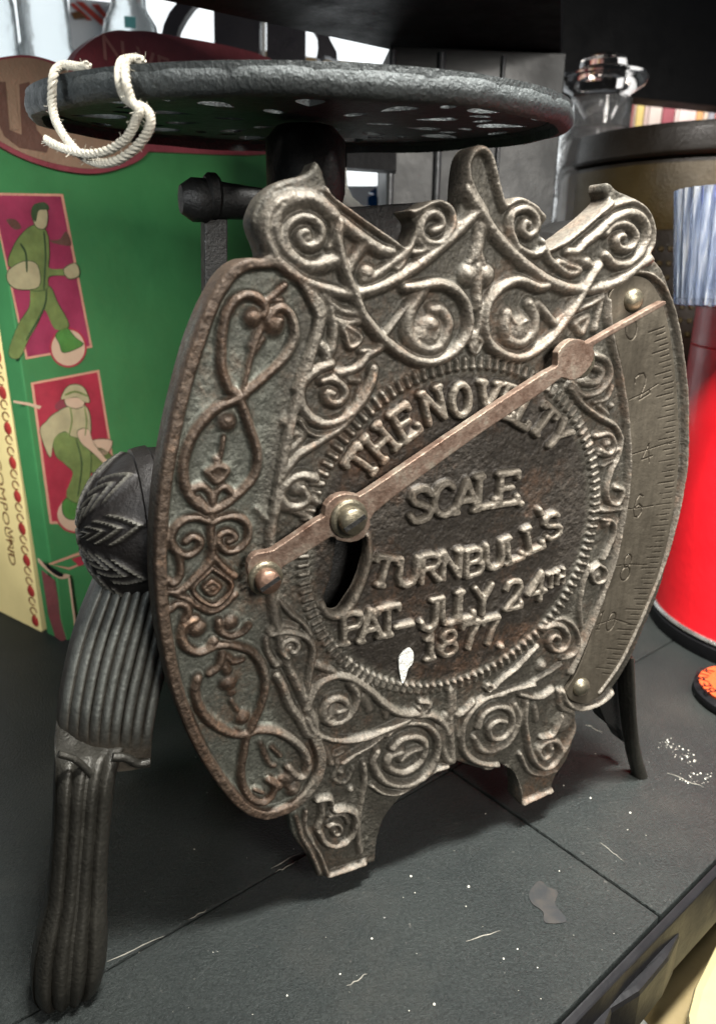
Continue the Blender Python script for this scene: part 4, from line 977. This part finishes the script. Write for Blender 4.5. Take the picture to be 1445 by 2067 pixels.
# lower front flap of the green box
mb = MB(); lipz = BP.px(85, 1143)[1]
decal('front_border', [(98,1138),(200,1100),(215,1120),(140,1150)], PINK, .004, sm=False, th=.001)
decal('front_border', [(106,1140),(200,1106),(212,1118),(140,1146)], GREEN, .0052, sm=False, th=.001)
decal('front_panel', [(145,1128),(200,1110),(212,1124),(160,1143)], PRED, .0064, sm=False, th=.001)
decal('torn_edge', [(80,1128),(92,1140),(118,1158),(140,1160),(138,1166),(122,1168),(100,1155),(82,1138)], TAN, .012, th=.006)
decal('torn_hole_shade', [(86,1133),(100,1142),(128,1160),(120,1164),(102,1152)], BLK, .0135, th=.002)  # black patch stands in for the shade inside the tear
decal('corner_edge', [(118,1168),(140,1162),(152,1262),(140,1300),(126,1250)], GREEN, .010, sm=False, th=.012)
decal('corner_piping', [(139,1166),(142,1166),(155,1265),(152,1268)], TAN, .013, sm=False, th=.002)
decal('side_print', [(84,1150),(112,1172),(128,1262),(138,1305),(112,1285),(98,1240)], simple('dull_red_print', (.17, .05, .05), .6), .005, sm=False)
# creases
decal('crease', [(28,808),(60,813),(85,820),(80,826),(60,819),(28,813)], TAN, .0042, sm=False, th=.001)

# cream box in the left corner
CP = Plane(onz(85, 1277), math.radians(144.4-180))     # face runs left and away
CPs = Plane(onz(85, 1277), math.radians(72))
CREAM = simple('cream_card', (.80, .64, .29), .5, 0, .12, 12, .0002); CREAMD = simple('cream_print', (.58, .45, .25), .5, 0, .1); REDP = simple('berry_red_print', (.33, .03, .025), .5); INK = simple('brown_ink', (.17, .07, .02), .6)
cb = thing('medicine_carton', onz(85, 1277), 'cream carton with berry border and the word COMPOUND running down its face', 'box')
corner = onz(85, 1277); ztop = CP.px(0, 600)[1]*1.0
topz = CPs.px(2, 640)[1]
lw = -.55; ww = .07
a0 = CP.w(lw, 0); a1 = corner*np.array([1, 1, 0]); a2 = CPs.w(ww, 0); a3 = a0+(a2-a1)
mb = MB(); mb.ngon_prism([a0, a1, a2, a3], (0, 0, .98)); mb.build('carton_body', CREAM, cb, smooth=False, bevel=.004)
# berry border climbs the narrow side
for k in range(30):
    z = .03+k*.032
    if k % 3 == 0:
        q = MB(); q.lathe(CP.w(-.026, z, .001), [(.018, 0), (.016, .0015)], CP.n, 14); q.build('berry_print', REDP, cb)
    else:
        P = [CP.w(-.026+.016*math.cos(a), z+.012*math.sin(a), .0015) for a in np.linspace(0, 5.2, 12)]
        q = MB(); q.tube(P, .0020, 5); q.build('vine_print', INK, cb)
dn = np.array([0, 0, -1.0])
lay_text('carton_lettering', 'INE COMPOUND', CP.w(CP.px(2, 1000)[0]-.004, CP.px(10, 880)[1]+.035, .0015), dn, CP.t, CP.n, .051, INK, cb, 1.1)
lay_text('carton_lettering', 'Vine', CP.w(CP.px(6, 1000)[0], CP.px(2, 1060)[1], .0015), dn, CP.t, CP.n, .045, INK, cb, 1.1)

# ================================================================== right side tins
REDT = simple('red_enamel', (.86, .012, .022), .5, 0, .12, 14, .0002, 200, .4, .1); ORGT = simple('orange_red_enamel', (.66, .03, .018), .3, 0, .1)
tc = np.array([1.27, 2.02, 0]); tr_ = .335
def circ_from_left(px, py, r, z=0.0):       # centre of a circle of radius r whose left silhouette passes px at height z
    p = onz(px, py, z); d = np.array([p[0], p[1]]); nrm = np.array([d[1], -d[0]])/np.linalg.norm(d); return np.array([p[0]+nrm[0]*r, p[1]+nrm[1]*r])
RTR = .36; c2 = circ_from_left(1318, 1195, RTR, .05)
def ztop_at(c, px, py):                     # height where the ray meets distance of c
    d = ray(px, py); k = math.hypot(*c)/math.hypot(d[0], d[1]); return 1+d[2]*k
cfront = c2*(1-RTR/np.linalg.norm(c2))
zt_red = ztop_at(c2, 1375, 612)
redt = thing('red_tin', (c2[0], c2[1], .05), 'glossy bright red round tin standing on a black base at the right edge', 'tin')
zb = .05; mb = MB(); mb.lathe((c2[0], c2[1], 0), [(RTR-.01, zb), (RTR, zb+.006), (RTR, zt_red-.11), (RTR-.004, zt_red-.107), (RTR, zt_red-.104), (RTR, zt_red-.005), (RTR-.008, zt_red)], (0, 0, 1), 96); mb.build('tin_body', REDT, redt)
mb = MB(); mb.lathe((c2[0], c2[1], 0), [(RTR+.004, zb-.002), (RTR+.008, zb+.003), (RTR+.004, zb+.010), (RTR, zb+.012)], (0, 0, 1), 96); mb.build('tin_rim', simple('silver_rim', (.5, .48, .45), .3, .9), redt)
mb = MB(); mb.lathe((c2[0], c2[1], 0), [(RTR+.004, zt_red-.006), (RTR+.006, zt_red), (RTR-.004, zt_red+.004), (RTR-.06, zt_red+.002), (RTR-.10, zt_red-.012)], (0, 0, 1), 96); mb.build('tin_lid', ORGT, redt)
mb = MB(); mb.lathe((c2[0], c2[1], 0), [(RTR+.005, 0), (RTR+.008, .006), (RTR+.008, .04), (RTR-.0, .046)], (0, 0, 1), 96); mb.build('black_tray', BLK, None, label='low round black tray directly under the red tin', cat='tray')
# dark lidded tin behind
DT = simple('dark_brown_japanned_tin', (.014, .010, .006), .4, .2, .3, 20, .0003); GB = simple('dull_gold_band', (.040, .027, .008), .42, .3, .35, 20, .0003)
DR = .50; dcn = np.array([1.42, 2.55]) 
ddir = ray(1122, 350); 
dist = 3.15; pL = np.array([ddir[0], ddir[1]])/np.linalg.norm(ddir[:2])*dist; dcn = pL+np.array([pL[1], -pL[0]])/dist*DR
zl1 = ztop_at(pL, 1140, 302); zl0 = ztop_at(pL, 1125, 352); zg = ztop_at(pL, 1120, 372)
dt = thing('round_tin', (dcn[0], dcn[1], 0), 'large dark brown round tin with flat lid and dull gold band behind the scale', 'tin')
mb = MB(); mb.lathe((dcn[0], dcn[1], 0), [(DR*.97, 0), (DR*.975, .01), (DR*.975, zl0-.02)], (0, 0, 1), 128); mb.build('tin_body', DT, dt)
mb = MB(); mb.lathe((dcn[0], dcn[1], 0), [(DR*.978, zl0-.23), (DR*.981, zl0-.225), (DR*.981, zl0-.035), (DR*.978, zl0-.03)], (0, 0, 1), 128, caps=False); mb.build('gold_band', GB, dt)
mb = MB(); mb.lathe((dcn[0], dcn[1], 0), [(DR*.985, zl0-.012), (DR, zl0-.008), (DR+.006, zl0), (DR, zl0+.008), (DR*.985, zl1-.02), (DR*.97, zl1), (DR*.90, zl1+.006), (.02, zl1+.006)], (0, 0, 1), 128); mb.build('tin_lid', DT, dt)
for row in range(7):
    q = MB()
    for k in range(52):
        a = math.pi*1.0+math.pi*k/52; zz = zl0-.29-row*.045
        q.lathe((dcn[0]+DR*.975*math.cos(a), dcn[1]+DR*.975*math.sin(a), zz), [(.010, 0), (.006, .006)], (math.cos(a), math.sin(a), 0), 8)
    q.build('stud_row', GB, dt)
# ribbed tumbler on the red tin
tn = c2+np.array([-.135, -.20]); 
tn = np.array(ony(1452, 600, c2[1]-.16)[:2]); tz = zt_red+.004; TR = .118; HT = ztop_at(tn, 1430, 385)-tz
mb = MB(); mb.lathe((tn[0], tn[1], tz), [(TR*.80, 0), (TR*.84, .004), (TR*1.12, HT), (TR*1.07, HT), (TR*.80, .02), (.01, .018)], (0, 0, 1), 144, mod=lambda a, j: 1+(.028*math.cos(a*30) if j in (1, 2) else 0)); mb.build('ribbed_tumbler', simple('painted_streak_glass', (.55, .62, .75), .08, 0, .25, 30, 0), None, label='clear ribbed glass tumbler upright on top of the red tin', cat='glass')
mb = MB(); mb.lathe((tn[0]+.16, tn[1]+.16, tz), [(.09, 0), (.09, .2), (.06, .24), (.055, .30)], (0, 0, 1), 40); mb.build('blue_jar', simple('blue_glaze', (.03, .06, .32), .25), None, label='cobalt blue jar seen through the ribbed glass tumbler', cat='jar')
bpy.data.materials['painted_streak_glass'].node_tree.nodes['Principled BSDF'].inputs['Transmission Weight'].default_value = .72
_m = bpy.data.materials['painted_streak_glass']; _t = _m.node_tree; _p = _t.nodes['Principled BSDF']
_mp = N(_t, 'ShaderNodeMapping'); _mp.inputs['Scale'].default_value = (1.5, 1.5, .01)
_t.links.new(N(_t, 'ShaderNodeTexCoord').outputs['Object'], _mp.inputs[0])
_t.links.new(ramp(_t, noise(_t, 260, 2, .6, _mp.outputs[0]), [(.35, (.22, .27, .38)), (.5, (.42, .48, .60)), (.66, (.85, .88, .92))]), _p.inputs['Base Color'])  # pale and dark streaks in the colour stand in for glass reflections
# black round container with orange badge
oc = onz(1500, 1392, .03); OR = .112
bt = thing('round_black_case', (oc[0], oc[1], 0), 'small round black case with an orange disc on its lid, right of the scale', 'case')
mb = MB(); mb.lathe((oc[0]+.02, oc[1]-.005, 0), [(OR+.02, 0), (OR+.024, .006), (OR+.022, .022), (OR+.01, .030), (.01, .031)], (0, 0, 1), 72); mb.build('case_body', BLK, bt)
mb = MB(); mb.lathe((oc[0], oc[1], .0), [(OR-.01, .030), (OR-.008, .0375), (OR-.014, .0385), (.01, .0388)], (0, 0, 1), 72); od = mb.build('orange_disc', simple('orange_card', (.60, .085, .022), .5, 0, .08, 30, .0001), bt)
ux = np.array([.30, .95, 0]); ux /= np.linalg.norm(ux); 
for i, ch in enumerate('BEATR'):
    a = math.radians(193-i*16); r = OR*.72
    p = np.array([oc[0]+r*math.cos(a), oc[1]+r*math.sin(a), .0398]); tx_ = np.array([math.sin(a), -math.cos(a), 0]); ry_ = np.array([math.cos(a), math.sin(a), 0])
    lay_text('disc_lettering', ch, p-tx_*.010, tx_, ry_, None or (0, 0, 1), .046, BLK, bt, .9)
mb = MB(); mb.box((oc[0]+.01, oc[1]-.035, .0395), (.09, .05, .001), .35); mb.build('cream_label', simple('cream_label', (.75, .68, .5), .6), bt, smooth=False)

# ================================================================== things behind
# tall black cabinet / panel
cabL = ray(785, 300); yb = 2.28; PL_ = Plane(onz(722, 700)*0+np.array([0, yb, 0]), math.radians(6))
mb = MB(); tA = PL_.px(784, 300)[0]; tB = PL_.px(1127, 300)[0]
SHEEN = simple('black_sheet_metal', (.010, .011, .011), .40, .3, .3, 8, .0003, 60)
mb.prism([PL_.w(tA, 0), PL_.w(tB, 0), PL_.w(tB, 1.615), PL_.w(tA, 1.615)], -PL_.n*.25)
cab = thing('black_cabinet', PL_.w((tA+tB)/2, 0), 'tall glossy black metal cabinet rising behind the scale platform', 'cabinet')
mb.build('cabinet_body', SHEEN, cab, smooth=False, bevel=.004)
for xx in (790, 887, 1010):
    ta_ = PL_.px(xx, 200)[0]; mb = MB(); mb.tube([PL_.w(ta_, .0, .006), PL_.w(ta_, 1.6, .006)], .011 if xx < 1000 else .006, 12); mb.build('corner_bead', simple('grey_bead', (.10, .105, .11), .35, .4), cab)
# iron stand between the bright gaps
SY = 3.2; pv = Plane((0, SY), 0.0); pvn = Plane((0, 2.05), 0.0)
def slab(name, pts, m_, par, dep=.05, sm=False, pl=pv):
    P = spline([np.array(p) for p in pts], 5, True) if sm else pts
    q = MB(); q.prism([at(pl, x, y) for x, y in P], -pl.n*dep); return q.build(name, m_, par, smooth=False)
DI2 = simple('dark_violet_iron', (.020, .017, .022), .4, .3, .3, 20, .0003)
stn = thing('iron_press', onz(600, 900), 'black iron stand with curved arm behind the platform and green box', 'stand')
slab('post', [(430,-60),(524,-60),(524,600),(440,600)], DI2, stn); slab('post', [(538,-60),(612,-60),(616,60),(616,600),(538,600)], DI2, stn)
slab('crossbar', [(524,-60),(538,-60),(538,36),(524,40)], DI2, stn)
q = [(324,80),(330,50),(342,24),(360,2),(385,-20),(420,-50),(450,-50),(420,-10),(390,12),(374,34),(362,56),(354,80)]
slab('curved_arm', q, DI2, stn, .05)
slab('curved_foot', [(612,-60),(700,-60),(700,66),(660,62),(668,82),(680,104),(681,121),(672,119),(664,114),(655,113),(647,120),(638,118),(641,100),(640,75),(630,58),(614,52)], DI2, stn)
mb = MB(); a = at(pv, 532, 44); b = at(pv, 532, 118); mb.tube([a, b], .008, 10); mb.build('pale_rod', simple('pale_rod', (.6, .6, .58), .4), stn)
slab('support_post', [(545,330),(548,280),(556,200),(690,200),(690,400),(686,640),(545,640)], BLK, stn, .10, pl=pvn)
# white opening with pale frame and blue dish
fr = thing('white_rack', onz(740, 900, 0), 'pale metal rack post with a white bracket, seen between the column and the cabinet', 'rack')
pv2 = Plane((0, 2.12), 0.0)
RK = simple('pale_grey_metal', (.42, .43, .40), .4, .2)
slab('rack_post', [(683,300),(701,300),(699,340),(702,378),(712,398),(732,415),(800,418),(800,700),(683,700)], RK, fr, .03, pl=pv2)
slab('rack_beam', [(690,250),(800,250),(800,345),(690,338)], BLK, fr, .06, pl=pv2)
WH = simple('white_board', (.75, .77, .80), .5, 0, .04)
pv3 = Plane((0, 2.6), 0.0)
BLUE = simple('azure_plastic', (.005, .16, .62), .3, 0, .3, 60)
slab('blue_ornament', [(742,397),(757,392),(752,389),(744,388),(757,380),(762,372),(772,366),(776,340),(800,340),(800,430),(742,430)], BLUE, None, .05, pl=pv3)
bo = bpy.data.objects['blue_ornament']; setp(bo, 'bright blue plastic ornament in the gap left of the black cabinet', 'ornament')
mb = MB(); a, b, c, d = [at(Plane((0, 3.4), 0), x, y) for x, y in ((640,375),(860,375),(860,470),(640,470))]; mb.prism([a, b, c, d], (0, .05, 0)); mb.build('white_ledge', WH, None, smooth=False, label='pale grey ledge behind the blue ornament', cat='ledge')
# glass bottle with stopper
bc = ony(1200, 300, 2.95); gc = glass('clear_bottle_glass', (.96, .95, .94), .10); gc.node_tree.nodes['Principled BSDF'].inputs['Transmission Weight'].default_value = .94
def zz(py, y=2.95): return ony(1200, py, y)[2]
gbt = thing('glass_decanter', (bc[0], bc[1], 0), 'clear glass decanter with wide flanged stopper behind the dark round tin', 'bottle')
px2 = 2.95/1450*1.02
mb = MB(); mb.lathe((bc[0], bc[1], 0), [(.16, 0), (.17, .02), (.17, zz(330)), (.165, zz(295)), (.13, zz(272)), (.115, zz(262)), (.115, zz(205)), (.10, zz(202)), (.098, zz(262)), (.14, zz(300)), (.15, .04), (.01, .03)], (0, 0, 1), 64); mb.build('bottle_body', gc, gbt)
mb = MB(); mb.lathe((bc[0], bc[1], 0), [(.05, zz(235)), (.075, zz(215)), (.11, zz(190)), (.150, zz(175)), (.160, zz(163)), (.155, zz(155)), (.09, zz(153)), (.075, zz(152)), (.085, zz(140)), (.078, zz(122)), (.05, zz(112)), (.005, zz(109))], (0, 0, 1), 64); mb.build('stopper', glass('smoky_stopper_glass', (.80, .74, .70), .05), gbt)
# row of books far back right
bk_y = 4.6; cols = [(.55,.25,.2),(.30,.06,.06),(.62,.5,.42),(.62,.48,.15),(.55,.42,.38),(.6,.5,.45),(.28,.05,.07),(.75,.62,.58),(.70,.55,.52),(.62,.32,.12),(.62,.5,.4),(.3,.3,.34),(.5,.12,.1)]
x = 1252.0; labs = ['salmon pink', 'dark red thin', 'pale beige', 'mustard yellow', 'dusty rose', 'wide greyish pink', 'deep crimson', 'white spined', 'broad pale pink', 'orange', 'cream and tan', 'slate grey', 'brick red']
ws = [9,12,5,16,9,27,26,7,36,14,10,14,30]
for c, w_, lb in zip(cols, ws, labs):
    a, b = ony(x, 280, bk_y), ony(x+w_-1.2, 280, bk_y); top = ony(x, 185-random.random()*4, bk_y)[2]; 
    q = MB(); q.box(((a[0]+b[0])/2, bk_y+.2, (a[2]-.45+top)/2), (b[0]-a[0], .4, top-a[2]+.45)); 
    q.build('book', simple('book_cloth', c, .6, 0, .25, 12), None, smooth=False, bevel=.006, label=lb+' book spine in the far row above the round tin lid', cat='book', group='books in the far row'); x += w_
mb = MB(); a = ony(1180, 190, bk_y-.05); b = ony(1900, 190, bk_y-.05)
mb.prism([ony(1128, 180, 3.6), ony(1260, 195, 3.6), ony(1445, 214, 3.6), ony(1700, 240, 3.6), ony(1700, -160, 3.6), ony(1128, -160, 3.6)], (0, .12, 0))
mb.build('dark_board', BLK, None, smooth=False, label='black board hanging above the row of books', cat='board')
mb = MB(); z_ = ony(1200, 290, bk_y)[2]-.5; mb.box((2.4, bk_y+.15, z_), (3.4, .7, .06)); mb.build('book_shelf', BLK, None, smooth=False, label='black ledge carrying the far row of books', cat='shelf')
lit = area('book_row_light', (1.9, 3.9, 2.2), (2.0, 4.6, 1.7), .8, .3, .8, (1, .95, .9))  # area light aimed at the far row of books

# ================================================================== top left: jars behind the box
FR = simple('frosted_glass', (.75, .82, .84), .35, 0, .12, 20, .0006, 80)
m_, t_, p_ = nt('frosted_jar_glass'); p_.inputs['Base Color'].default_value = (.86, .92, .94, 1); p_.inputs['Roughness'].default_value = .22; p_.inputs['Transmission Weight'].default_value = .8
bump(t_, p_, noise(t_, 70, 4), .002); FRG = m_
jy = 3.0
def jar(name, xl, xr, top, lab, m_=FRG, prof=None):
    a, b = ony(xl, 100, jy), ony(xr, 100, jy); r = (b[0]-a[0])/2; cx = (a[0]+b[0])/2; zt_ = ony((xl+xr)/2, top, jy)[2]; z0 = ony((xl+xr)/2, 300, jy)[2]
    return cx, r, zt_, z0
cx, r, zt_, z0 = jar('', -60, 38, -60, ''); mb = MB(); mb.lathe((cx, jy, 0), [(r*.95, 0), (r, .03), (r, zt_-.1), (r*.7, zt_)], (0, 0, 1), 40, mod=lambda a, j: 1+.03*math.cos(a*8)); mb.build('glass_jar', FRG, None, label='tall frosted glass jar cut off by the top left corner', cat='jar')
cx, r, zt_, z0 = jar('', 42, 150, -60, ''); mb = MB(); mb.lathe((cx, jy, 0), [(r*.95, 0), (r, .03), (r, zt_-.25), (r*.9, zt_-.23), (r*.9, zt_)], (0, 0, 1), 40, mod=lambda a, j: 1+.03*math.cos(a*8)); mb.build('glass_jar', FRG, None, label='square frosted glass jar just left of the red and white carton', cat='jar')
cx, r, zt_, z0 = jar('', 212, 322, -60, '')
jt = thing('glass_bottle', (cx, jy, 0), 'round shouldered clear glass bottle with tiny teal label above the maroon header', 'bottle')
mb = MB(); mb.lathe((cx, jy, 0), [(r*.95, 0), (r, .03), (r, ony(0, 75, jy)[2]), (r*.93, ony(0, 48, jy)[2]), (r*.68, ony(0, 22, jy)[2]), (r*.62, ony(0, 12, jy)[2]), (r*.62, ony(0, -60, jy)[2])], (0, 0, 1), 40); mb.build('bottle_body', FRG, jt)
q = MB(); tp = [ony(x, y, jy-r-.005) for x, y in ((251,32),(274,34),(274,57),(252,55))]; q.prism(tp, (0, .004, 0)); q.build('teal_label', simple('teal_label', (.12, .38, .40), .5), jt, smooth=False)
wc = thing('printed_carton', ony(180, 300, 3.3), 'white carton with slanting red stripes among the bright glass jars', 'box')
mb = MB(); P = [ony(x, y, 3.3) for x, y in ((140,-2),(150,-4),(222,4),(222,400),(140,400))]; mb.prism(P, (0, .3, 0)); mb.build('carton_body', WH, wc, smooth=False)
for pts in ([(152,2),(168,4),(215,45),(213,58)], [(185,8),(200,9),(216,30),(217,44)], [(141,8),(150,6),(186,40),(176,40)]):
    q = MB(); q.prism([ony(x, y, 3.29) for x, y in pts], (0, .004, 0)); q.build('red_stripe', simple('red_stripe', (.55, .06, .04), .5), wc, smooth=False)
q = MB(); q.prism([ony(x, y, 3.285) for x, y in ((143,26),(160,22),(176,36),(150,38))], (0, .004, 0)); q.build('dark_patch', INK, wc, smooth=False)
# wooden sill line behind
mb = MB(); mb.prism([ony(x, y, 4.4) for x, y in ((330,72),(460,92),(800,138),(800,170),(330,110))], (0, .3, 0)); mb.build('wooden_ledge', simple('pale_wood', (.62, .42, .20), .5), None, smooth=False, label='thin pale wooden ledge in front of the bright window', cat='ledge')

# ================================================================== below the shelf edge
KR = simple('kraft_paper', (.16, .12, .05), .7, 0, .18, 18, .002, 25); CR2 = simple('cream_paper', (.30, .25, .12), .7, 0, .10, 18, .002, 25)
def bag(name, pts, z, m_, lab, cat, dep=.5):
    ring = [onz(x, y, z) for x, y in pts]; q = MB(); q.prism(ring, (.10, .10, -dep)); return q.build(name, m_, None, smooth=False, bevel=.015, label=lab, cat=cat)
bag('paper_bag', [(1232,2045),(1290,2010),(1330,1930),(1395,1780),(1500,1690),(1600,1740),(1520,2100),(1360,2150),(1290,2060)], -.30, KR, 'kraft brown paper bag standing below the black shelf edge', 'bag')
bag('paper_packet', [(1386,2045),(1400,1990),(1445,1900),(1560,1800),(1600,2200),(1400,2220)], -.22, CR2, 'pale cream paper packet at the bottom right corner', 'packet')
bag('grey_pouch', [(1212,2080),(1272,1985),(1292,2010),(1310,2060),(1330,2130),(1200,2160)], -.36, simple('dull_grey_pouch', (.20, .19, .13), .5), 'dull grey green pouch tucked under the shelf rail', 'pouch')
q = bag('paper_slip', [(1245,2090),(1262,2052),(1276,2040),(1304,2068),(1310,2110),(1280,2140)], -.30, simple('white_slip', (.75, .78, .75), .6), 'small white paper slip leaning on the grey pouch', 'paper', .05)
# black label holder clipped under the rail
mb = MB(); mb.prism([onz(x, y, -.058) for x, y in ((1120,2110),(1270,1925),(1338,1852),(1360,1850),(1374,1862),(1372,1884),(1350,1930),(1292,2000),(1235,2035),(1205,2110))], (0, 0, -.10)); mb.build('label_holder', BLK, None, smooth=False, bevel=.01, label='black plastic label holder hanging under the shelf edge', cat='holder')

# marks on the shelf
sf = MB()
for x0_, y0_, x1_, y1_ in ((548,1752,604,1722),(556,1762,600,1738),(380,1858,420,1836),(215,1942,330,1890),(1345,1560,1420,1590),(1180,1462,1215,1478),(940,1900,1010,1880),(700,1990,742,1965),(1210,1700,1260,1740)):
    P = [onz(x0_+(x1_-x0_)*f+random.gauss(0, 1), y0_+(y1_-y0_)*f+random.gauss(0, 1.2), .0006) for f in np.linspace(0, 1, 7)]
    sf.tube(P, [.0002, .0006, .0010, .0007, .0009, .0005, .0002], 5)
sf.build('shelf_scuffs', simple('scuffed_paint', (.20, .19, .16), .7), None, kind='structure')
mk = MB(); m_, t_, p_ = nt('worn_patch'); t_.links.new(ramp(t_, noise(t_, 160, 6, .7), [(.42, (.010, .012, .013)), (.62, (.024, .022, .019))]), p_.inputs['Base Color']); p_.inputs['Roughness'].default_value = .5
mk.prism([onz(x, y, .0016) for x, y in [tuple(p) for p in spline([np.array(p) for p in [(1088,1778),(1105,1790),(1125,1800),(1120,1825),(1140,1850),(1138,1862),(1100,1862),(1095,1840),(1072,1822),(1068,1800)]], 4, True)]], (0, 0, -.0012))
mk.build('sticker_residue', m_, None, smooth=False, kind='structure')
ch = MB()
for _ in range(170):
    if random.random() < .6:
        f_ = random.random(); b_ = random.random() < .6
        x, y = ((1335+75*f_, 1492+55*f_) if b_ else (1365+70*f_, 1575-8*f_)); x += random.gauss(0, 7); y += random.gauss(0, 6)
    else: x, y = random.uniform(250, 1400), random.uniform(1500, 2050)
    p = onz(x, y, 0); 
    s_ = .0005+.0019*random.random()**3
    if -(p-e0)@sn_ < .02: continue
    ch.lathe((p[0], p[1], -.0002), [(s_, 0), (s_*.8, s_*.6), (s_*.2, s_)], (0, 0, 1), 6)
ch.build('dust_specks', simple('dust', (.6, .58, .5), .9), None, label='pale dust and crumbs scattered over the black shelf', cat='dust', kind='stuff')
